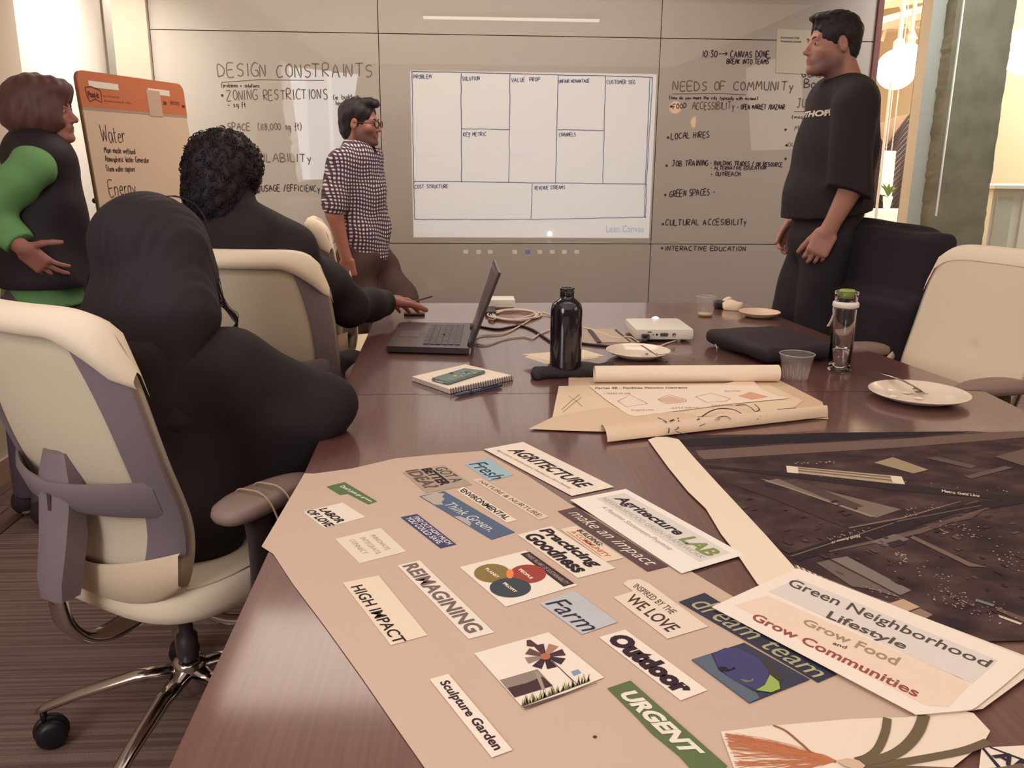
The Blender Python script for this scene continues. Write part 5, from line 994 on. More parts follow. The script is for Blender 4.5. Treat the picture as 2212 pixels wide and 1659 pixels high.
    # bottom pocket
    v=[];us=np.linspace(-1.0,1.0,25)
    for u in us:
        a=abs(u); zl=H0+.004+.05*a**5; zt=.548+.055*a**1.5
        for z,of in ((zl,.004),(zl+.002,.026),(zl+.012,.038),(zt-.004,.043),(zt,.038)): v.append(S(u*.998,z,of))
    mk('bottom_pocket',v,[(i*5+k,(i+1)*5+k,(i+1)*5+k+1,i*5+k+1) for i in range(24) for k in range(4)],mat('cream_pocket',(214,192,166),.7,bump=.08,bscale=300),bk,True)
    # lumbar bar and spine bracket
    v=[];us=np.linspace(-.90,.90,25)
    for u in us:
        a=abs(u)/.9; bow=.026+.046*(1-a**2.2); zc_=.715+.005*a; hh=.030+.012*a
        for dz,of in ((-hh,bow),(-hh*.6,bow+.008),(hh*.6,bow+.008),(hh,bow),(hh,bow-.006),(-hh,bow-.006)): v.append(S(u,zc_+dz,of))
    f=[(i*6+k,i*6+(k+1)%6,(i+1)*6+(k+1)%6,(i+1)*6+k) for i in range(24) for k in range(6)]+[(5,4,3,2,1,0),tuple(24*6+k for k in range(6))]
    o=mk('lumbar_bar',v,f,gfr,t); auto_smooth(o,45)
    yb=YB(.7)-.070
    br=[]
    for z,w,y0,y1 in ((.505,.036,-.312,-.265),(.54,.040,-.312,-.258),(.62,.044,yb-.03,yb+.024),(.69,.048,yb-.018,yb+.026),(.74,.050,yb-.012,yb+.026),(.80,.034,yb-.004,yb+.020)):
        br.append((z,w,y0,y1))
    v=[]
    for z,w,y0,y1 in br: v+=[(-w,y0+.008,z),(-w*.6,y0,z),(w*.6,y0,z),(w,y0+.008,z),(w,y1,z),(-w,y1,z)]
    n=len(br); f=[(i*6+k,i*6+(k+1)%6,(i+1)*6+(k+1)%6,(i+1)*6+k) for i in range(n-1) for k in range(6)]+[(5,4,3,2,1,0),tuple((n-1)*6+k for k in range(6))]
    o=mk('spine_bracket',v,f,gfr,t); auto_smooth(o,45)
    mk('spine_slot',[(-.006,yb-.0235,.60),(.006,yb-.0235,.60),(.006,yb-.016,.74),(-.006,yb-.016,.74)],[(0,1,2,3)],dkp,o)
    for sg in (-1,1):
        P=spline([(sg*.258,.0,.44),(sg*.275,-.01,.52),(sg*.285,-.02,.60),(sg*.278,-.01,.655)],5); v=[];n=len(P)
        for i,p in enumerate(P):
            w=.012; dd=.030 if i<n*.6 else .030+.02*(i-n*.6)/(n*.4)
            for q in range(10): b=2*math.pi*q/10; v.append(p+np.array([w*math.cos(b),dd*math.sin(b),0]))
        MB().add(v,[(i*10+q,i*10+(q+1)%10,(i+1)*10+(q+1)%10,(i+1)*10+q) for i in range(n-1) for q in range(10)]+[tuple(range(9,-1,-1)),tuple((n-1)*10+q for q in range(10))]).build('arm_post',dkp,t,True)
        V,Q=[],[]; N=30; lay=[(.80,.652),(.96,.656),(1.0,.668),(.97,.680),(.85,.687),(.5,.690)]
        for sc_,z in lay:
            for q in range(N):
                x,y=sup(2*math.pi*q/N,.048*sc_,.135*sc_,2.7); V.append((sg*.275+x*(1-.25*(y/.135)),y+.02,z-.006*(y/.135)**2))
        m=len(lay); Q=[(i*N+q,i*N+(q+1)%N,(i+1)*N+(q+1)%N,(i+1)*N+q) for i in range(m-1) for q in range(N)]+[tuple(range(N-1,-1,-1)),tuple((m-1)*N+q for q in range(N))]
        MB().add(V,Q).build('arm_pad',gpad,t,True)
    return t
def copy_tree(o,parent=None):
    c=o.copy(); COL.objects.link(c); c.parent=parent
    for ch in [x for x in COL.objects if x.parent==o]: copy_tree(ch,c)
    return c
def place(o,x,y,f):   # f: facing direction
    o.location=(x,y,0); o.rotation_euler=(0,0,math.atan2(f[1],f[0])-math.pi/2)
ch0=make_chair('cream and grey swivel chair seen from behind, of the long-haired seated person')
ch=[ch0]+[copy_tree(ch0) for _ in range(5)]
place(ch[0],-.655,1.841,(.544,.839))
ch[1]['label']='cream swivel chair seen from behind, of the seated curly-haired person'; place(ch[1],-.61,2.84,(.10,.995))
ch[2]['label']='empty cream swivel chair turned sideways behind the man in the checked shirt'; place(ch[2],-.40,4.10,(.97,.20))
ch[3]['label']='swivel chair by the writing wall of which only a cream back corner shows'; place(ch[3],-1.02,4.40,(.2,.98))
ch[4]['label']='empty cream swivel chair at the right edge of the view, facing the table'; place(ch[4],1.46,2.585,(-.955,-.296))
ch[5]['label']='swivel chair at the right with a black coat draped over its back'; place(ch[5],1.36,3.13,(-.98,-.2))
for o_ in [x for x in COL.objects if x.parent==ch[4]]:
    if o_.name.startswith('arm_pad'): o_.location[2]+=.062
    if o_.name.startswith('arm_post'): o_.scale[2]=1.10
def tochair(c,p):   # chair-local point to world
    m=Matrix.Translation(c.location)@Matrix.Rotation(c.rotation_euler[2],4,'Z'); return np.array(m@Vector(p))
# black coat over the back of the right chair
ct=empty('black_coat',ch[5].location,'black coat draped over the back of a swivel chair at the right','coat')
c5=ch[5]; pr=[]
def L5(x,y,z): return tochair(c5,(x,y,z))
fr=nrm(L5(0,1,0)-L5(0,0,0)); sdv=nrm(L5(1,0,0)-L5(0,0,0))
for (x0,y0,z0,x1,y1,z1,w,d) in ((.04,-.335,1.07,.03,-.28,.62,.24,.060),(0,-.28,.62,0,-.24,.40,.27,.06)):
    pr.append(Cap(L5(x0,y0,z0),L5(x1,y1,z1),(w,d),(w*1.02,d),side=sdv))
pr.append(Box(L5(0.02,-.265,.85),(.290,.062,.27),np.stack([sdv,fr,np.array([0,0,1.])],1),rd=.03)); pr.append(Cap(L5(-.12,-.305,1.085),L5(.27,-.295,1.095),.042))
pr.append(Box(L5(0.02,-.21,.62),(.295,.062,.26),np.stack([sdv,fr,np.array([0,0,1.])],1),rd=.03))
V,Q=sdf(pr,.008,.04,folds(.008,12,.6)); mkq('coat_body',V,Q,mat('coat_black',(36,27,36),.85,var=.05,scale=200),ct)
V,Q=sdf([Cap(L5(.22,-.26,1.02),L5(.30,-.16,.66),.06,.05),Cap(L5(.30,-.16,.66),L5(.28,-.14,.45),.05,.05)],.008,.03,folds(.012,8,.8)); mkq('sleeve',V,Q,MATS['coat_black'],ct)
# cord looped over the near chair's arm, paper tag beneath the seat
P=[tochair(ch[0],q) for q in ((.232,-.03,.675),(.245,-.03,.693),(.275,-.028,.697),(.305,-.025,.694),(.328,-.02,.67),(.335,0,.60),(.33,.02,.54),(.32,.01,.50))]
P2=[p+np.array([.03,.03,.002]) for p in P]
o=MB().tube(spline(P,6),.0022,6).tube(spline(P2,6),.0022,6).tube(spline([P[0],P[0]+np.array([.01,.02,-.004]),P2[0]],4),.003,6).build('looped_cord',mat('cord_beige',(176,148,124),.7),smooth=True); tag(o,'thin beige cord looped over the arm pad of the nearest chair','cord')
q=A(412,1363,1.9); o=MB().add([A(400,1371,1.86),A(424,1373,1.86),A(412,1347,1.86),A(400,1371,1.862)+[0,.001,0],A(424,1373,1.862)+[0,.001,0],A(412,1347,1.862)+[0,.001,0]],[(0,1,2),(5,4,3),(0,3,4,1),(1,4,5,2),(2,5,3,0)]).build('paper_tag',pw((236,232,226))); tag(o,'small white folded paper tag under the nearest chair seat','tag')
# ================================================================= PEOPLE
def skin_mat(name,rgb,beard):
    m=mat(name,rgb,.5,var=.04,scale=30); nt=m.node_tree; b=nt.nodes['Principled BSDF']; src=b.inputs['Base Color'].links[0].from_socket
    at=nt.nodes.new('ShaderNodeAttribute'); at.attribute_name='beard'; mx=nt.nodes.new('ShaderNodeMix'); mx.data_type='RGBA'; mx.inputs[7].default_value=(*lin(beard),1)
    nt.links.new(at.outputs['Fac'],mx.inputs[0]); nt.links.new(src,mx.inputs[6]); 
    a2=nt.nodes.new('ShaderNodeAttribute'); a2.attribute_name='lip'; m2=nt.nodes.new('ShaderNodeMix'); m2.data_type='RGBA'; m2.inputs[7].default_value=(*lin((rgb[0]*.86,rgb[1]*.74,rgb[2]*.74)),1)
    nt.links.new(a2.outputs['Fac'],m2.inputs[0]); nt.links.new(mx.outputs[2],m2.inputs[6]); nt.links.new(m2.outputs[2],b.inputs['Base Color']); b.inputs['Subsurface Weight'].default_value=.0
    return m
class Head:
    def __init__(s,c,f,up=(0,0,1),sc=1.0,nose=1.0,jaw=1.0): s.c=np.array(c,float); s.R=frame(f,up); s.s=sc; s.nose=nose; s.jaw=jaw
    def p(s,x,y,z): return s.c+s.R@(np.array([x,y,z])*s.s)
    def loc(s,V): return ((V-s.c)@s.R)/s.s
    def E(s,c,r,k=.012,sub=False): return Ell(s.p(*c),np.array(r)*s.s,s.R,k,sub)
    def C(s,a,b,ra,rb=None,k=.012,sub=False,side=None): 
        f=lambda r:tuple(q*s.s for q in r) if isinstance(r,tuple) else r*s.s
        return Cap(s.p(*a),s.p(*b),f(ra),None if rb is None else f(rb),k=k,sub=sub)
    def prims(s,ears=True):
        j=s.jaw; P=[s.E((0,-.022,.036),(.074,.096,.084),.02),s.E((0,.030,-.030),(.056,.060,.082),.02),s.E((0,.050,-.088),(.034*j,.034,.026),.02),
        s.C((.045*j,-.005,-.058),(.020,.062,-.096),.019,.014,.02),s.C((-.045*j,-.005,-.058),(-.020,.062,-.096),.019,.014,.02),
        s.C((-.034,.074,.020),(.034,.074,.020),.011,.011,.014),s.E((.038,.056,-.024),(.021,.018,.018),.015),s.E((-.038,.056,-.024),(.021,.018,.018),.015),
        s.E((.031,.094,.002),(.014,.012,.010),.008,True),s.E((-.031,.094,.002),(.014,.012,.010),.008,True),
        s.E((.030,.0695,.001),(.0135,.0125,.0115),.004),s.E((-.030,.0695,.001),(.0135,.0125,.0115),.004),
        s.C((0,.080,.012),(0,.098+.012*s.nose,-.026),.0065,.0095,.010),s.E((0,.094+.012*s.nose,-.031),(.0105,.011,.0085),.006),s.E((.011,.092,-.034),(.0065,.009,.0065),.005),s.E((-.011,.092,-.034),(.0065,.009,.0065),.005),
        s.E((0,.078,-.060),(.026,.016,.018),.012),
        s.C((-.018,.0845,-.057),(.018,.0845,-.057),.0052,.0052,.006),s.C((-.015,.0835,-.068),(.015,.0835,-.068),.0062,.0062,.006),s.C((-.020,.0935,-.0625),(.020,.0935,-.0625),.0022,.0022,.003,True),
        s.E((0,.082,-.096),(.018,.015,.015),.014)]
        if ears:
            for g in (-1,1):
                P+=[Ell(s.p(g*.077,-.012,-.004),np.array((.009,.019,.030))*s.s,s.R@np.array(Matrix.Rotation(math.radians(-12),3,'X')),.006),s.E((g*.086,-.008,-.002),(.006,.009,.016),.004,True)]
        return P
    def neck(s,base,r=.054): return [Cap(s.p(0,-.030,-.045),base,(r*s.s,r*1.05*s.s),(r*1.12,r*1.1),side=s.R[:,0],k=.03)]
def hand(w,d,n,side,curl=(.3,.4,.3),sc=1.0,spread=.06,thumb=(.55,.75,.35),fan=None):
    d=nrm(d); n=nrm(np.array(n)-d*np.dot(n,d)); s=np.cross(d,n)*side; w=np.array(w,float); P=[]; R=np.stack([s,d,n],1)
    P.append(Cap(w-d*.02,w+d*.02,(.027*sc,.020*sc),(.033*sc,.016*sc),side=s,k=.012)); P.append(Box(w+d*.052*sc,(.040*sc,.044*sc,.014*sc),R,.012*sc,k=.012))
    for i,(of,ln,r) in enumerate(((.030,.072,.0088),(.010,.080,.0090),(-.011,.075,.0086),(-.030,.058,.0076))):
        b=w+d*(.088-.006*abs(i-1))*sc+s*of*sc; ang=0; c=b; dd0=nrm(d+s*spread*(1.5-i)); cl=curl if fan is None else [q+fan*i for q in curl]
        for j,(fr,cc) in enumerate(zip((.46,.30,.24),cl)):
            ang+=cc; dd=dd0*math.cos(ang)+n*math.sin(ang); e=c+dd*ln*fr*sc; P.append(Cap(c,e,(r-.0007*j)*sc,(r-.0007*(j+1))*sc,k=.003 if j else .008)); c=e
    c=w+d*.018*sc+s*.028*sc+n*.004; dd=nrm(d*thumb[0]+s*thumb[1]+n*thumb[2])
    for j,(ln,r0,r1) in enumerate(((.046,.0135,.0110),(.034,.0108,.0098),(.028,.0098,.0080))):
        e=c+dd*ln*sc; P.append(Cap(c,e,r0*sc,r1*sc,k=.008 if j==0 else .004)); c=e; dd=nrm(dd+n*.18+d*.25)
    return P
def arm(sh,el,wr,r=(.050,.041,.042,.027)): return [Cap(sh,el,r[0],r[1],k=.02),Cap(el,wr,r[2],r[3],k=.02)]
def cutend(p,d,r,L=.1): d=nrm(d); a=np.array([0,0,1.]) if abs(d[2])<.9 else np.array([1.,0,0]); x=nrm(np.cross(d,a)); y=np.cross(d,x); return Box(np.array(p)+d*L,(r,r,L),np.stack([x,y,d],1),.002,k=.004,sub=True)
def person(loc,label): e=empty('person',loc,label,'person'); return e
def body(par,prims,res,skin,heads=None,beard=None,k=.014):
    V,Q=sdf(prims,res,k); o=mkq('body',V,Q,skin,par); me=o.data
    n=len(me.vertices)
    if heads is not None:
        L=heads.loc(V); bd=np.zeros(len(V)); near=np.linalg.norm(L,axis=1)<.19
        if beard: bd=beard(L)*near
        lp=((np.abs(L[:,0])<.020)&(np.abs(L[:,2]+.0625)<.012)&(L[:,1]>.082)).astype(float)
        for nm,a in (('beard',bd),('lip',lp)):
            at=me.attributes.new(nm,'FLOAT','POINT'); at.data.foreach_set('value',a.astype(np.float32))
    return o
def sstep(a,b,x): t=np.clip((x-a)/(b-a),0,1); return t*t*(3-2*t)
def eyes(par,h,dk=(50,36,34)):
    for g in (-1,1):
        c=h.p(g*.030,.0712,.001); o=MB().lathe([(.0118*math.sin(a)*h.s,-.0118*math.cos(a)*h.s) for a in np.linspace(.05,math.pi-.05,10)],c,14,axis=h.R[:,1]).build('eye',mat('eye_white',(168,148,138),.3),par,True)
        MB().lathe([(.0056*h.s,.0103*h.s),(.003*h.s,.0122*h.s),(.0005,.0124*h.s)],c,12,axis=h.R[:,1]).build('iris',mat('iris_%d'%dk[0],dk,.2),o,True)
        bp=spline([h.p(g*.014,.0865,.020),h.p(g*.030,.0860,.026),h.p(g*.046,.074,.021)],5); MB().tube(bp,[.0022*h.s]*4+[.0028*h.s]*4+[.0012*h.s]*3,6).build('eyebrow',mat('brow_hair',(62,44,42),.8),par,True)
hairm=mat('hair_black',(35,26,31),.6,var=.2,scale=60,stretch=(1,1,.2))
# ---------------------------------------------------------------- tall man in the black T-shirt
Y=3.50; B=lambda x,y,dy=0:A(x,y,Y+dy)
p=person((1.45,3.5,0),'tall man in a black long-waisted T-shirt and black trousers, standing at the right, looking left')
h=Head(B(1795,97),(-1,-.08,-.03),(.05,0,1),.98,.75,1.0)
shn,shf=B(1846,232,-.20),B(1800,238,.19); eln=B(1843,398,-.24); wrn=B(1790,497,-.20); elf=B(1762,395,.24); wrf=B(1716,478,.20)
nk=B(1830,192); sk=skin_mat('skin_tall_man',(178,128,114),(78,58,60))
bl=h.prims()+h.neck(nk,.060)+[Cap(nk-[0,0,.085],B(1812,280),(.15,.08),(.16,.11),side=(0,1,0),k=.05),Cap(B(1812,280),B(1790,480),(.16,.11),(.15,.12),side=(0,1,0),k=.05),Cap(shn,nk-[0,0,.03],.05,.042,k=.03),Cap(shf,nk-[0,0,.03],.05,.042,k=.03)]
bl+=arm(shn,eln,wrn,(.054,.045,.045,.029))+arm(shf,elf,wrf,(.054,.045,.045,.029))
bl+=hand(wrn,B(1757,560,-.19)-wrn,(.35,1,-.05),-1,(.45,.75,.55),1.08,spread=.02,thumb=(.9,.34,.4))
bl+=hand(wrf,B(1688,535,.20)-wrf,(.3,-1,0),1,(.45,.6,.5),1.05,thumb=(.8,.4,.3))
for g,(hp,kn,an) in {1:(B(1805,520,-.09),B(1765,690,-.08)+[0,0,0],(1.46,3.43,.09)),-1:(B(1780,520,.10),B(1738,690,.10),(1.40,3.63,.09))}.items():
    kn=np.array([kn[0],kn[1],.52]); bl+=[Cap(hp,kn,.085,.06,k=.03),Cap(kn,an,.06,.042,k=.03),Cap(an,np.array(an)+[-.13,0,-.04],.04,.03,k=.02)]
def beard1(L): return .55*sstep(-.02,-.055,L[:,2])*sstep(-.03,.0,L[:,1]+.012)*sstep(.095,.03,L[:,1]+(L[:,2]+.06)*.2)+.30*sstep(-.045,-.06,L[:,2])*sstep(.02,.075,L[:,1])*(L[:,2]>-.125)
body(p,bl,.0042,sk,h,beard1); eyes(p,h)
hr=[h.E((0,-.024,.044),(.080,.103,.086),.01),h.E((0,.040,.100),(.055,.050,.020),.02),h.E((0,-.06,-.01),(.062,.055,.075),.02),
    h.E((0,.110,.020),(.075,.058,.050),.008,True),h.E((0,.075,-.055),(.10,.080,.080),.006,True),h.E((0,.0,-.135),(.12,.12,.075),.006,True),h.E((.085,-.006,-.012),(.022,.026,.045),.005,True),h.E((-.085,-.006,-.012),(.022,.026,.045),.005,True)]
V,Q=sdf(hr,.0035,.01,folds(.0022,31,6)); mkq('hair',V,Q,hairm,p)
tsm=mat('tshirt_black',(39,30,36),.85,var=.08,scale=30,bump=.1)
tp_=[Cap(shn+[0,0,.005],B(1834,418,-.235),.078,.082,k=.03),cutend(B(1829,412,-.235),B(1822,430,-.235)-B(1836,398,-.235),.11,.05),Cap(shf,B(1768,412,.235),.075,.08,k=.03),cutend(B(1766,408,.235),B(1750,430,.235)-B(1768,395,.235),.11,.05),
  Cap(B(1820,222),B(1808,320),(.205,.118),(.19,.140),side=(0,1,0),k=.05),Cap(B(1808,320),B(1786,430),(.19,.142),(.19,.160),side=(0,1,0),k=.04),Cap(B(1786,430),B(1776,500),(.19,.160),(.195,.166),side=(0,1,0),k=.03),Cap(shn,nk+[0,0,-.02],.068,.060,k=.03),Cap(shf,nk+[0,0,-.02],.068,.060,k=.03),
  Ell(B(1832,170),(.062,.060,.026),frame((-1,0,-.45)),k=.01,sub=True)]
V,Q=sdf(tp_,.0065,.03,folds(.010,5,.6),clip=[(B(1776,463),(.12,0,-1))]); o=mkq('t_shirt',V,Q,tsm,p)
# chest print, wrapped on the shirt front as flat print
for k_,ch_ in enumerate('REACT:CODE'):
    pass
v,f=textmesh('AFTHOPE',.05); import mathutils
bv=mathutils.bvhtree.BVHTree.FromPolygons([tuple(q) for q in V],[tuple(q) for q in Q])
pts=[]
for a,b_ in v:
    yy=.12-.26*a; zz=B(1770,247)[2]-.012+.024*b_; org=Vector((.9,Y-.02+yy*1.0,zz)); hit=bv.ray_cast(org,Vector((1,0,0)))
    pts.append(tuple(hit[0]+Vector((-.0015,0,0))) if hit[0] else (1.3,org[1],zz))
pts=[(q[0],q[1],q[2]) for q in pts]; mk('chest_lettering',pts,f,ink((214,202,190)),o)
trm=mat('trousers_black',(37,29,34),.8,var=.06,scale=60)
tr_=[Cap(B(1790,455),B(1778,510),(.165,.125),(.17,.125),side=(0,1,0),k=.04)]
for hp,kn,an in ((B(1795,520,-.09),(1.45,3.42,.50),(1.46,3.42,.10)),(B(1770,520,.10),(1.37,3.60,.52),(1.39,3.62,.10))): tr_+=[Cap(hp,kn,.105,.082,k=.04),Cap(kn,an,.082,.068,k=.03)]
V,Q=sdf(tr_,.008,.03,folds(.010,15,.7),clip=[((0,0,.07),(0,0,-1))]); mkq('trousers',V,Q,trm,p)
shm=mat('shoe_dark',(40,32,36),.5)
for x,y in ((1.41,3.42),(1.34,3.62)):
    V,Q=sdf([Cap((x+.08,y,.05),(x-.12,y,.04),.045,.04),Ell((x+.08,y,.07),(.05,.042,.05))],.005,.02); V[:,2]=np.maximum(V[:,2],.001); mkq('shoe',V,Q,shm,p)
# ---------------------------------------------------------------- man in the checked shirt
Y=4.6
p=person((-.52,4.65,0),'bearded man with glasses and a checked shirt, standing before the writing wall with a marker')
h=Head(B(781,267),(1,-.28,-.05),(-.04,0,1),.95,.6,1.0); nk=B(773,325)
shn,shf=B(738,352,-.15),B(800,345,.17); eln=B(722,462,-.21); wrn=B(748,558,-.18); elf=B(812,455,.22); wrf=B(830,540,.18)
f_=nrm((1,-.25,0)); sd_=nrm((.25,1,0))
sk=skin_mat('skin_checked_man',(176,120,106),(86,60,60))
bl=h.prims()+h.neck(nk,.052)+[Cap(nk-[0,0,.085],B(772,420),(.13,.075),(.15,.11),side=sd_,k=.05),Cap(B(772,420),B(785,520),(.15,.11),(.15,.11),side=sd_,k=.05),Cap(shn,nk-[0,0,.03],.046,.04,k=.03),Cap(shf,nk-[0,0,.03],.046,.04,k=.03)]+arm(shn,eln,wrn,(.047,.040,.042,.027))+arm(shf,elf,wrf)
bl+=hand(wrn,B(760,600,-.17)-wrn,(.3,1,0),-1,(.75,.9,.6),1.02,thumb=(.8,.25,.75))+hand(wrf,B(840,575,.18)-wrf,(.2,-1,0),1,(.5,.6,.4),1.0)
bl+=[Cap(B(780,530,-.08),(-.52,4.52,.48),.08,.055,k=.03),Cap((-.52,4.52,.48),(-.53,4.55,.08),.055,.04,k=.03),Cap(B(795,530,.09),(-.30,4.6,.60),.08,.055,k=.03),Cap((-.30,4.6,.60),(-.28,4.66,.08),.055,.04,k=.03)]
def beard2(L): return .75*sstep(-.025,-.05,L[:,2])*sstep(-.035,-.01,L[:,1])*(L[:,2]>-.135)*(1-.6*((np.abs(L[:,0])<.02)&(np.abs(L[:,2]+.0625)<.013)))
body(p,bl,.0045,sk,h,beard2); eyes(p,h)
hr=[h.E((0,-.026,.044),(.081,.104,.088),.01),h.E((0,.045,.108),(.050,.048,.026),.02),h.E((.0,.078,.100),(.035,.020,.014),.01),h.E((0,-.065,-.02),(.066,.056,.080),.02),
    h.E((0,.112,.022),(.080,.062,.056),.008,True),h.E((0,.080,-.055),(.10,.078,.080),.006,True),h.E((0,.0,-.155),(.12,.12,.075),.006,True),h.E((.085,-.006,-.014),(.022,.026,.040),.005,True),h.E((-.085,-.006,-.014),(.022,.026,.040),.005,True)]
V,Q=sdf(hr,.004,.01,folds(.004,41,4)); mkq('hair',V,Q,hairm,p)
gl=MB(); glm=mat('spectacle_frame',(72,40,36),.3)
for g in (-1,1):
    ring=[h.p(g*.033+.024*math.cos(a),.104-abs(.024*math.cos(a)*g+.033)*.12,.0+.017*math.sin(a)) for a in np.linspace(0,2*math.pi,21)]; gl.tube(ring,.0032,6,cap=False)
    gl.tube([h.p(g*.057,.098,.004),h.p(g*.076,.05,.004),h.p(g*.080,.0,.004),h.p(g*.078,-.025,-.008)],.0022,6)
gl.tube([h.p(-.009,.102,.003),h.p(0,.106,.006),h.p(.009,.102,.003)],.0022,6)
go=gl.build('glasses',glm,p,True)
for g in (-1,1):
    N=20; v=[h.p(g*.033+.022*math.cos(a),.103-abs(.022*math.cos(a)*g+.033)*.12,.015*math.sin(a)) for a in np.linspace(0,2*math.pi,N,endpoint=False)]; mk('lens',v,[tuple(range(N))],mat('lens_clear',(230,235,240),.05,alpha=.22,coat=.5),go)
# gingham cloth
gm=bpy.data.materials.new('gingham'); gm.use_nodes=True; nt=gm.node_tree; b=nt.nodes['Principled BSDF']; b.inputs['Roughness'].default_value=.85
tc=nt.nodes.new('ShaderNodeTexCoord'); sx=nt.nodes.new('ShaderNodeSeparateXYZ'); nt.links.new(tc.outputs['Object'],sx.inputs[0])
nzw=nt.nodes.new('ShaderNodeTexNoise'); nzw.inputs['Scale'].default_value=6; nt.links.new(tc.outputs['Object'],nzw.inputs['Vector'])
def nm_(op,a,b2):
    n=nt.nodes.new('ShaderNodeMath'); n.operation=op
    for i,q in enumerate((a,b2)):
        if isinstance(q,(int,float)): n.inputs[i].default_value=q
        else: nt.links.new(q,n.inputs[i])
    return n.outputs[0]
wob_=nm_('MULTIPLY',nzw.outputs['Fac'],.05)
h1=nm_('ADD',nm_('ADD',nm_('MULTIPLY',sx.outputs[0],.92),nm_('MULTIPLY',sx.outputs[1],.55)),wob_); h2=nm_('ADD',nm_('ADD',sx.outputs[2],nm_('MULTIPLY',sx.outputs[0],.12)),wob_)
PR=.0185
def stripe(v): return nm_('LESS_THAN',nm_('FRACT',nm_('MULTIPLY',v,1/PR),0),.5)
tot=nm_('ADD',stripe(h1),stripe(h2)); cr=nt.nodes.new('ShaderNodeValToRGB'); cr.color_ramp.interpolation='CONSTANT'; e=cr.color_ramp.elements
e[0].position=0; e[0].color=(*lin((60,46,66)),1); e[1].position=.25; e[1].color=(*lin((88,70,88)),1); e2=e.new(.75); e2.color=(*lin((226,214,214)),1)
nt.links.new(nm_('MULTIPLY',tot,.5),cr.inputs[0]); nt.links.new(cr.outputs[0],b.inputs['Base Color'])
sp_=[Cap(shn,B(722,432,-.20),.066,.058,k=.03),cutend(B(722,436,-.205),(0,0,-1),.08,.05),Cap(B(723,420,-.20),B(722,438,-.205),.062,.064,k=.004),Cap(shf,B(810,450,.20),.062,.058,k=.03),
  Cap(B(772,345),B(772,420),(.175,.10),(.165,.125),side=sd_,k=.05),Cap(B(772,420),B(784,500),(.165,.125),(.17,.125),side=sd_,k=.04),Cap(B(784,500),B(788,560),(.17,.125),(.18,.13),side=sd_,k=.03),Cap(shn,nk,.056,.052,k=.03),Cap(shf,nk,.056,.052,k=.03),
  Cap(h.p(0,-.045,-.125),nk+[0,0,-.01],(.068,.070),(.085,.085),side=sd_,k=.02),Ell(h.p(0,-.0,-.085),(.066,.066,.035),frame(f_),k=.008,sub=True),Ell(h.p(0,.06,-.14),(.03,.05,.035),frame(f_),k=.01,sub=True)]
V,Q=sdf(sp_,.006,.03,folds(.012,6,.8),clip=[(B(790,545),(-.3,0,-1))]); o=mkq('checked_shirt',V,Q,gm,p)
cl2=[Cap(h.p(.045,.015,-.128),h.p(.030,.085,-.165),(.022,.006),(.020,.006),side=(0,0,1)),Cap(h.p(-.045,.015,-.128),h.p(-.030,.085,-.165),(.022,.006),(.020,.006),side=(0,0,1))]
V,Q=sdf(cl2,.004,.01); mkq('collar',V,Q,gm,o)
trm=mat('trousers_brown',(84,62,62),.8,var=.10,scale=30,bump=.15,bscale=200)
tr_=[Cap(B(785,520),B(788,560),(.165,.118),(.17,.12),side=sd_,k=.04),Cap(B(775,555,-.08),(-.545,4.50,.50),.10,.075,k=.04),Cap((-.545,4.50,.50),(-.55,4.54,.06),.075,.062,k=.03),Cap(B(800,555,.08),(-.325,4.58,.62),.10,.078,k=.04),Cap((-.325,4.58,.62),(-.30,4.66,.06),.078,.062,k=.03)]
V,Q=sdf(tr_,.008,.03,folds(.014,16,.8)); mkq('trousers',V,Q,trm,p)
for x,y in ((-.50,4.53),(-.24,4.64)):
    V,Q=sdf([Cap((x-.06,y,.05),(x+.12,y,.04),.045,.04),Ell((x-.06,y,.07),(.05,.042,.05))],.006,.02); V[:,2]=np.maximum(V[:,2],.001); mkq('shoe',V,Q,shm,p)
mw=B(757,594,-.185); mkp=MB().tube([mw+[0,0,.03],mw,B(760,606,-.19)],[.005,.0055,.0045],12).build('whiteboard_marker',whitep,smooth=True); tag(mkp,'white marker held in the hand of the man in the checked shirt','marker')
# ---------------------------------------------------------------- standing woman in the dark vest
Y=3.22
p=person((-1.55,3.2,0),'woman with a short bob and dark vest over green sleeves, standing with hand on hip')
h=Head(B(98,242),(1,.10,.0),(-.03,0,1),.91,.8,.9); nk=B(88,322)
f_=nrm((.80,.60,0)); sd_=nrm((.60,-.80,0))   # sd_: her right
shn=B(72,362,-.16); shf=B(118,350,.16); eln=B(-22,462,-.20); wrn=B(48,535,-.22)
elf=B(150,470,.22); wrf=B(120,560,.10)
sk=skin_mat('skin_standing_woman',(168,112,100),(120,80,74))
bl=h.prims()+h.neck(nk,.046)+[Cap(nk-[0,0,.08],B(90,450),(.12,.075),(.15,.10),side=sd_,k=.05),Cap(B(90,450),B(95,640),(.15,.10),(.16,.11),side=sd_,k=.05),Cap(shn,nk,.045,.042,k=.03),Cap(shf,nk,.045,.042,k=.03)]+arm(shn,eln,wrn,(.045,.038,.038,.025))+arm(shf,elf,wrf,(.045,.038,.038,.025))
bl+=hand(wrn,B(100,572,-.20)-wrn+np.array([0,.0,-.01]),(.1,1,.3),1,(.25,.25,.2),.98,spread=.16,thumb=(.35,.85,-.1))
body(p,bl,.0042,sk,h,None); eyes(p,h)
bob=mat('bob_hair',(98,64,62),.5,var=.28,scale=40,stretch=(1,1,.15),bump=.2)
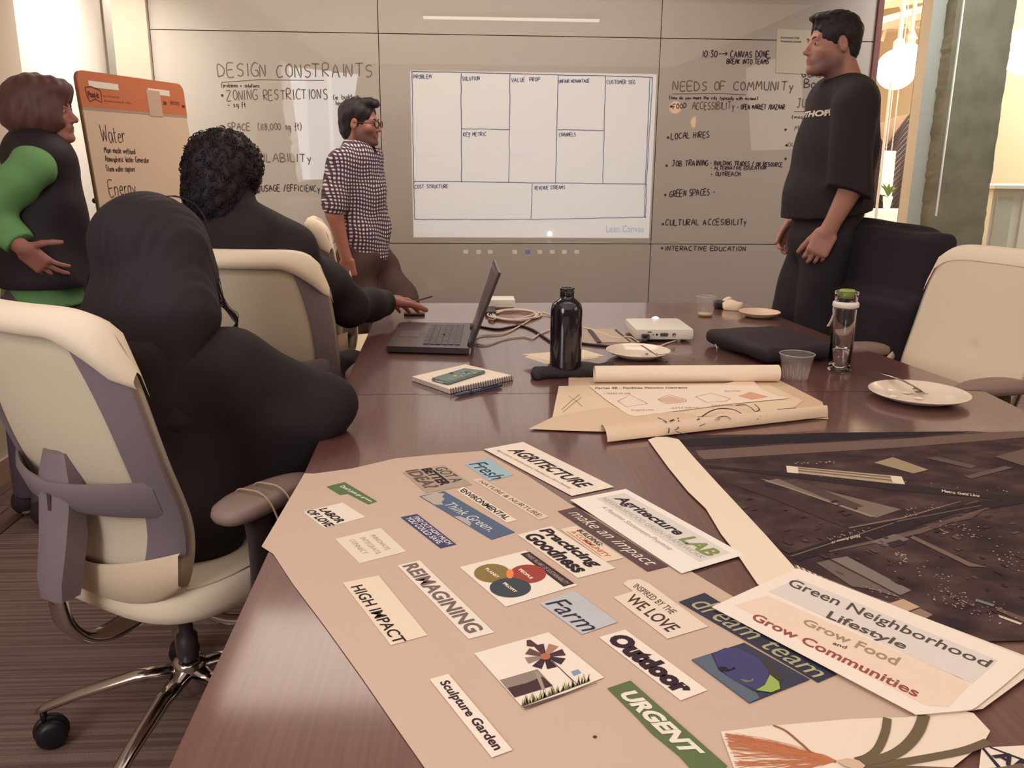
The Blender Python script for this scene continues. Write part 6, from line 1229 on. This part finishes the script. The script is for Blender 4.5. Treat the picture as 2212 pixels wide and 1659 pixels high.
hr=[h.E((0,-.034,.046),(.096,.124,.094),.01),h.E((.0,-.062,-.018),(.098,.098,.080),.03),h.E((.045,.020,-.020),(.045,.062,.062),.03),h.E((-.045,.020,-.020),(.045,.062,.062),.03),h.E((0,.055,.085),(.06,.050,.036),.03),
    h.E((0,.128,-.015),(.10,.058,.066),.010,True),h.E((0,.02,-.135),(.16,.18,.052),.008,True)]
V,Q=sdf(hr,.004,.012,folds(.0035,51,3.5)); mkq('hair',V,Q,bob,p)
grn=mat('green_jersey',(112,164,104),.85,var=.05,scale=20,bump=.1)
sl_p=[Cap(shn+[0,0,.0],eln,.068,.056,k=.02),Cap(eln,B(38,522,-.215),.056,.040,k=.02),cutend(B(38,522,-.215),wrn-eln,.06,.04),Cap(shf,elf,.064,.054,k=.03),Cap(elf,wrf,.054,.04,k=.02),
  Cap(B(96,600),B(96,634),(.172,.122),(.180,.128),side=sd_,k=.02),Cap(B(90,345),B(94,600),(.14,.09),(.16,.11),side=sd_,k=.04)]
V,Q=sdf(sl_p,.0062,.02,folds(.012,7,1.1),clip=[(B(80,652),(0,0,-1))]); mkq('green_top',V,Q,grn,p)
vst=mat('vest_dark',(39,30,37),.7,var=.05,scale=60)
vp=[Cap(B(84,345),B(90,450),(.175,.115),(.165,.125),side=sd_,k=.05),Cap(B(90,450),B(100,590),(.170,.135),(.205,.160),side=sd_,k=.04),Cap(shn+(nk-shn)*.25,nk,.062,.058,k=.03),Cap(shf+(nk-shf)*.2,nk,.062,.058,k=.03),Cap(h.p(0,-.040,-.110),nk+[0,0,-.02],(.062,.066),(.085,.08),side=sd_,k=.02),
  Ell(h.p(0,.01,-.085),(.056,.056,.040),h.R,k=.008,sub=True),Ell(shn+sd_*.05+[0,0,-.03],(.07,.07,.09),k=.012,sub=True)]
V,Q=sdf(vp,.0065,.03,folds(.012,8,.7),clip=[(B(90,612),(0,0,-1))]); mkq('vest',V,Q,vst,p)
trm=mat('trousers_grey',(98,82,98),.8,var=.08,scale=40,bump=.15,bscale=240)
tr_=[Cap(B(92,635),B(92,690),(.165,.12),(.175,.125),side=sd_,k=.04),Cap(B(72,700,-.05),(-1.66,3.20,.48),.095,.07,k=.03),Cap((-1.66,3.20,.48),(-1.68,3.24,.07),.07,.062,k=.03),Cap(B(112,700,.08),(-1.54,3.24,.48),.095,.07,k=.03),Cap((-1.54,3.24,.48),(-1.57,3.14,.07),.07,.062,k=.03)]
V,Q=sdf(tr_,.007,.025,folds(.010,17,.9),clip=[((0,0,.085),(0,0,-1))]); mkq('trousers',V,Q,trm,p)
for x,y in ((-1.67,3.24),(-1.545,3.13)):
    V,Q=sdf([Cap((x-.04,y-.03,.055),(x+.11,y+.09,.04),.046,.040),Ell((x-.03,y-.02,.075),(.05,.05,.05))],.005,.02); V[:,2]=np.maximum(V[:,2],.022); o=mkq('shoe',V,Q,mat('shoe_dark_cloth',(58,44,48),.7),p)
    V,Q=sdf([Cap((x-.045,y-.033,.028),(x+.115,y+.094,.028),(.049,.018),(.043,.016),side=(.6,-.8,0))],.005,.01); V[:,2]=np.clip(V[:,2],.001,.032); mkq('sole',V,Q,mat('sole_pale',(150,120,106),.6),o)
# ---------------------------------------------------------------- curly-haired person
Y=2.86
p=person((-.56,2.92,0),'seated person with dark curly hair and black jacket, one arm stretched onto the table')
h=Head(B(496,388),(.66,.75,-.08),(0,0,1),.95,1,1); nk=B(500,455); f_=nrm((.35,.94,0)); sd_=nrm((.94,-.35,0))
shn=B(628,545,-.02); shf=B(385,540,.10); eln=np.array([-.405,3.02,.86]); wrn=np.array([-.300,3.28,.825])
sk=skin_mat('skin_curly_person',(166,108,94),(100,64,60))
elf=shf+np.array([.02,.24,-.18]); wrf=np.array([-.55,3.28,.80])
bl=h.prims()+h.neck(nk,.046)+[Cap(nk-[0,0,.10],B(500,640,-.02),(.14,.08),(.16,.11),side=sd_,k=.05),Cap(B(500,640,-.02),(-.60,2.84,.55),(.16,.11),(.16,.13),side=sd_,k=.05),Cap(shn,nk-[0,0,.03],.046,.04,k=.03),Cap(shf,nk-[0,0,.03],.046,.04,k=.03)]+arm(shn,eln,wrn,(.048,.041,.042,.029))+arm(shf,elf,wrf,(.048,.041,.042,.029))
bl+=hand(wrn,(.50,.84,-.16),(.25,-.1,-.95),-1,(.15,.30,.25),1.2,spread=.10,thumb=(.8,.6,.25))
body(p,bl,.0045,sk,h,None)
cur=[h.E((0,-.025,.040),(.115,.130,.118),.02),h.E((0,-.060,-.035),(.105,.095,.080),.03),h.E((0,-.070,-.085),(.085,.07,.06),.03),h.E((0,.125,-.035),(.075,.055,.085),.01,True),h.E((0,.04,-.15),(.14,.14,.05),.01,True),h.E((.10,.02,-.045),(.03,.03,.05),.008,True)]
V,Q=sdf(cur,.005,.02,folds(.0045,61,3.2)); ho=mkq('hair',V,Q,hairm,p)
cb=MB(); rr=np.random.default_rng(5)
sel=rr.choice(len(V),1500,replace=False); cc=h.p(0,-.03,.02)
for i in sel:
    c=V[i]; n0=nrm(c-cc); t=nrm(np.cross(n0,rr.normal(size=3))); s2=np.cross(n0,t); r=rr.uniform(.005,.012); ph=rr.uniform(0,6)
    pts=[c-n0*.004+ (t*math.cos(ph+a)+n0*math.sin(ph+a))*r + s2*(a/9-.3)*.012 for a in np.linspace(0,7.5,11)]; cb.tube(pts,.0015,3,cap=False)
cb.build('curls',hairm,ho,True)['kind']='stuff'
jk=mat('jacket_black',(39,30,35),.8,var=.05,scale=60)
jp=[Cap(shn,eln,.070,.062,k=.03),Cap(eln,wrn+(eln-wrn)*.05,.062,.050,k=.03),cutend(wrn,wrn-eln,.07,.04),Cap(shf,elf,.07,.06,k=.03),Cap(elf,wrf,.06,.05,k=.02),
  Cap(B(500,505),B(505,640),(.21,.12),(.19,.13),side=sd_,k=.05),Cap(B(505,640),(-.58,2.84,.56),(.19,.13),(.20,.15),side=sd_,k=.04),Cap(shn,nk,.072,.062,k=.04),Cap(shf,nk,.072,.062,k=.04),Cap(B(502,428),nk+[0,0,-.02],(.076,.070),(.10,.09),side=sd_,k=.02)]
V,Q=sdf(jp,.0065,.03,folds(.014,9,.8)); mkq('jacket',V,Q,jk,p)
tr_=[Cap((-.60,2.86,.56),(-.44,3.28,.56),.10,.075,k=.04),Cap((-.44,3.28,.56),(-.42,3.30,.08),.07,.06,k=.03),Cap((-.68,2.90,.56),(-.62,3.34,.56),.10,.075,k=.04),Cap((-.62,3.34,.56),(-.62,3.36,.08),.07,.06,k=.03)]
V,Q=sdf(tr_,.01,.03,folds(.01,19)); mkq('trousers',V,Q,MATS['trousers_black'],p)
for x,y in ((-.42,3.33),(-.62,3.39)):
    V,Q=sdf([Cap((x,y-.06,.05),(x+.04,y+.12,.04),.045,.04)],.006,.02); V[:,2]=np.maximum(V[:,2],.001); mkq('shoe',V,Q,shm,p)
st=MB().tube([T(898,650,.83),T(934,640,.845)],.0035,8).build('drawing_stick',mat('stick_brown',(96,60,54),.5)); tag(st,'thin brown pencil between the fingers of the outstretched hand','pencil')
st=MB().bbox((*(T(872,683)[:2]),.7412),(*(T(872,683)[:2]+np.array([.085,.05])),.752),.004).build('small_remote',mat('remote_dark',(74,52,54),.4)); tag(st,'small dark remote lying under the outstretched hand on the table','remote')
# ---------------------------------------------------------------- long-haired seated person, nearest
Y=1.97
p=person((-.676,1.9,0),'seated person with very long straight black hair and black top, back to the camera')
h=Head(B(338,553),(.64,.77,-.02),(0,0,1),1.0); f_=nrm((.64,.77,0)); sd_=nrm((.77,-.64,0))
nk=h.p(0,-.045,-.20); shn=B(500,790,-.11); shf=nk-sd_*.19+[0,0,-.04]; eln=np.array([-.325,1.93,.80]); wrn=np.array([-.50,2.10,.76])
elf=shf+f_*.2+[0,0,-.2]; wrf=np.array([-.42,2.25,.76])
sk=skin_mat('skin_long_haired',(180,116,98),(100,64,60))
bl=h.prims()+h.neck(nk,.048)+[Cap(nk-[0,0,.08],(-.67,1.93,.80),(.13,.08),(.15,.10),side=sd_,k=.05),Cap((-.67,1.93,.80),(-.68,1.88,.55),(.15,.10),(.16,.13),side=sd_,k=.05),Cap(shn,nk,.045,.042,k=.03),Cap(shf,nk,.045,.042,k=.03)]+arm(shn,eln,wrn,(.045,.038,.038,.026))+arm(shf,elf,wrf,(.045,.038,.038,.026))+hand(wrn,(-.3,.9,0),(0,0,-1),-1,sc=.95)+hand(wrf,(.5,.8,0),(0,0,-1),1,sc=.95)
body(p,bl,.0065,sk,h,None)
blk2=mat('hair_long_black',(35,26,33),.75,var=.15,scale=90,stretch=(1,1,.05),bump=.1)
hr=[h.E((0,-.022,.040),(.104,.118,.100),.02),Cap(B(328,560),B(325,690,-.05),(.155,.105),(.180,.11),side=sd_,k=.05),Cap(B(325,690,-.05),B(330,900,-.10),(.180,.11),(.15,.07),side=sd_,k=.05),Cap(B(410,600),B(425,700),(.060,.060),(.05,.05),side=sd_,k=.04),h.E((0,.125,-.03),(.06,.055,.11),.01,True)]
V,Q=sdf(hr,.0055,.03,lambda P:.0009*np.sin((P@sd_)*300)+.0012*np.sin((P@sd_)*97+2)); ho=mkq('hair',V,Q,blk2,p)
st=MB(); random.seed(8)
def strand(pts,r=.0008): st.tube(spline(pts,5),r,4)
for k in range(26):
    t=k/26; e=random.uniform(0,1); a=B(468+random.uniform(-6,6),600+60*t,-.04); strand([a,B(486+8*e,660+10*t,-.05),B(500+14*e,676+14*t,-.05),B(514-4*e,696+10*t,-.05),B(500-10*e,712+4*t,-.05),B(470-20*e,704+8*t,-.05)],.0009)
for k in range(16):
    u=k/16; strand([B(350+30*u,424-2*u,0),B(385+25*u,426+8*u,-.01),B(420+20*u,440+22*u,-.01),B(438+12*u,466+26*u,-.02)],.0006)
for k in range(22):
    u=k/22; strand([B(225-10*u,500+30*u,-.02),B(205-12*u,560+20*u,-.03),B(190-8*u,630,-.03),B(182+18*u,700+10*u,-.03)],.0007)
st.build('loose_strands',blk2,ho)['kind']='stuff'
bt_=mat('black_top',(36,27,31),.85,var=.05,scale=60)
jp=[Cap(shn,eln,.072,.060,k=.03),Cap(eln,wrn,.060,.046,k=.03),Cap(shf,elf,.066,.056,k=.03),Cap(elf,wrf,.056,.045,k=.02),Cap(nk+[0,0,-.06],(-.665,1.93,.82),(.19,.11),(.17,.12),side=sd_,k=.05),Cap((-.665,1.93,.82),(-.67,1.90,.56),(.17,.12),(.19,.15),side=sd_,k=.04),Cap(shn,nk+[0,0,-.03],.068,.060,k=.05),Cap(shf,nk+[0,0,-.03],.068,.060,k=.05),
  Cap(eln+[-.03,-.02,-.03],(-.46,1.98,.60),.06,.09,k=.06),Cap(shn+[.01,.02,-.08],(-.47,1.93,.70),.08,.10,k=.06),Cap(shn*.5+eln*.5+[0,0,-.07],(-.45,1.94,.72),.06,.09,k=.05)]
V,Q=sdf(jp,.007,.03,folds(.012,10,.8)); mkq('top',V,Q,bt_,p)
tr_=[Cap((-.62,1.92,.56),(-.22,2.20,.57),.105,.075,k=.04),Cap((-.22,2.20,.57),(-.18,2.24,.08),.07,.06,k=.03),Cap((-.76,1.98,.56),(-.36,2.34,.57),.10,.075,k=.04),Cap((-.36,2.34,.57),(-.32,2.38,.08),.07,.06,k=.03)]
V,Q=sdf(tr_,.01,.03,folds(.01,20)); mkq('trousers',V,Q,MATS['trousers_black'],p)
for x,y in ((-.15,2.27),(-.29,2.41)):
    V,Q=sdf([Cap((x-.04,y-.04,.05),(x+.09,y+.08,.04),.045,.04)],.006,.02); V[:,2]=np.maximum(V[:,2],.001); mkq('shoe',V,Q,shm,p)
# ================================================================= FLIP CHART
fc_=empty('flip_chart',(-1.5,3.9,0),'easel pad of large sheets with an orange header, written with Water, Energy and Waste','flip chart')
TL=A(160,150,3.48); TR=A(392,188,4.09); TR[2]=TL[2]; BL=A(222,505,3.47); 
ex=TR-TL; ey=(BL-TL)*1.0; ey=ey*(.775/np.linalg.norm(ey)); n3=nrm(np.cross(ey,ex)); n3=n3 if n3[0]>0 else -n3
BLc=TL+ey; BRc=TR+ey
def FP(u,v,o=0): return TL+ex*u+ey*v+n3*o
def fpanel(name,u0,v0,u1,v1,o0,o1,m,rd=0,par=fc_):
    if rd:
        P=[]; W_=np.linalg.norm(ex); H_=np.linalg.norm(ey)
        for cu,cv,a0_ in ((u1-rd/W_,v0+rd/H_,-90),(u1,v1,None),(u0,v1,None),(u0+rd/W_,v0+rd/H_,180)):
            if a0_ is None: P.append((cu,cv)); continue
            for k in range(7): a=math.radians(a0_+k*15); P.append((cu+rd/W_*math.cos(a),cv+rd/H_*math.sin(a)))
    else: P=[(u0,v0),(u1,v0),(u1,v1),(u0,v1)]
    n=len(P); v=[FP(u,w,o0) for u,w in P]+[FP(u,w,o1) for u,w in P]; return mk(name,v,[tuple(range(n)),tuple(range(2*n-1,n-1,-1))]+[(i,n+i,n+(i+1)%n,(i+1)%n) for i in range(n)],m,par)
ora=mat('orange_card',(208,122,82),.55,var=.02,scale=8)
fpanel('backing_board',0,0,1,1,-.010,0,mat('card_back',(150,110,90),.7),.035); fpanel('paper_pad',.004,.155,.996,.995,0,.006,pw((226,200,176)))
hd=fpanel('header_strip',0,0,1,.172,.0002,.007,ora,.035)
fpanel('adhesive_band',.004,.165,.996,.185,.006,.0068,mat('band_grey',(176,156,142),.6))
for u0,u1 in ((.085,.34),(.62,.84)): fpanel('handle_slot',u0,.045,u1,.075,.0071,.0076,pw((244,236,220)),par=hd)
fpanel('clear_tape_patch',.60,.055,.735,.19,.0077,.0080,mat('tape_grey',(206,178,158),.35),par=hd)
def ft(body_,u0,v0,u1,v1,m,bold=0,o=.0081,par=hd): v,f=textmesh(body_,bold); return mk('lettering',[FP(u0+(u1-u0)*a,v1-(v1-v0)*b_,o) for a,b_ in v],f,m,par)
brn=mat('header_print',(140,76,58),.6); ft('Post-it',.065,.095,.155,.125,mat('logo_print',(84,40,40),.6),.03)
lg=MB(); 
lo=[(.05,.08),(.10,.072),(.17,.085),(.178,.10),(.17,.145),(.12,.13),(.07,.145),(.055,.12),(.05,.08)]; ribbon(lg,[FP(u,v,.0081) for u,v in lo],n3,.0035); lg.build('logo_outline',MATS['logo_print'],hd)
ft('Super Sticky Easel Pad',.19,.105,.33,.118,brn); ft('Self-stick sheets 25 x 30 in',.19,.128,.44,.138,brn); ft('30',.755,.105,.79,.125,MATS['logo_print'],.03); ft('white sheets',.83,.09,.93,.12,brn); ft('3M',.955,.115,.985,.13,MATS['logo_print'],.05)
fink=mat('chart_marker_ink',(84,62,60),.5)
def fw(text,u0,v0,u1,v1,hh,wd,m=fink):
    a=FP(u0,v0,.0064); b_=FP(u1,v1,.0064); up=-nrm(ey); handwrite(text,lambda s,t:(a+(b_-a)*s+up*t*hh,n3),wd,.07).build('handwriting',m,fc_)
random.seed(12)
fw('Water',.12,.335,.325,.335,.062,.0045); fw('Man made wetland',.125,.388,.40,.392,.022,.0040); fw('Atmospheric Water Generator',.118,.432,.52,.436,.022,.0038); fw('Storm water capture',.112,.478,.37,.482,.021,.0038)
fw('Energy',.105,.60,.345,.60,.058,.0045); fw('Solar PV',.12,.658,.255,.66,.021,.0038); fw('Battery Storage',.125,.704,.345,.706,.022,.0040); fw('Power generating gym',.115,.752,.435,.752,.022,.0038)
fw('Waste',.085,.915,.32,.915,.048,.0045)
leg=mat('easel_dark',(66,54,56),.5)
for u,dx in ((.12,.0),(.88,.0)): a=FP(u,.5,-.03); b_=FP(u,1.0,-.03); d=nrm(b_-a); MB().tube([a,b_+d*((b_[2]-.01)/max(-d[2],.1))],.012,10).build('leg',leg,fc_,True)
a=FP(.5,.3,-.03); MB().tube([a,np.array([a[0]-.42,a[1]+.1,.01])],.012,10).build('leg',leg,fc_,True); MB().tube([FP(.02,.62,-.025),FP(.98,.62,-.025)],.01,8).build('cross_bar',leg,fc_,True)
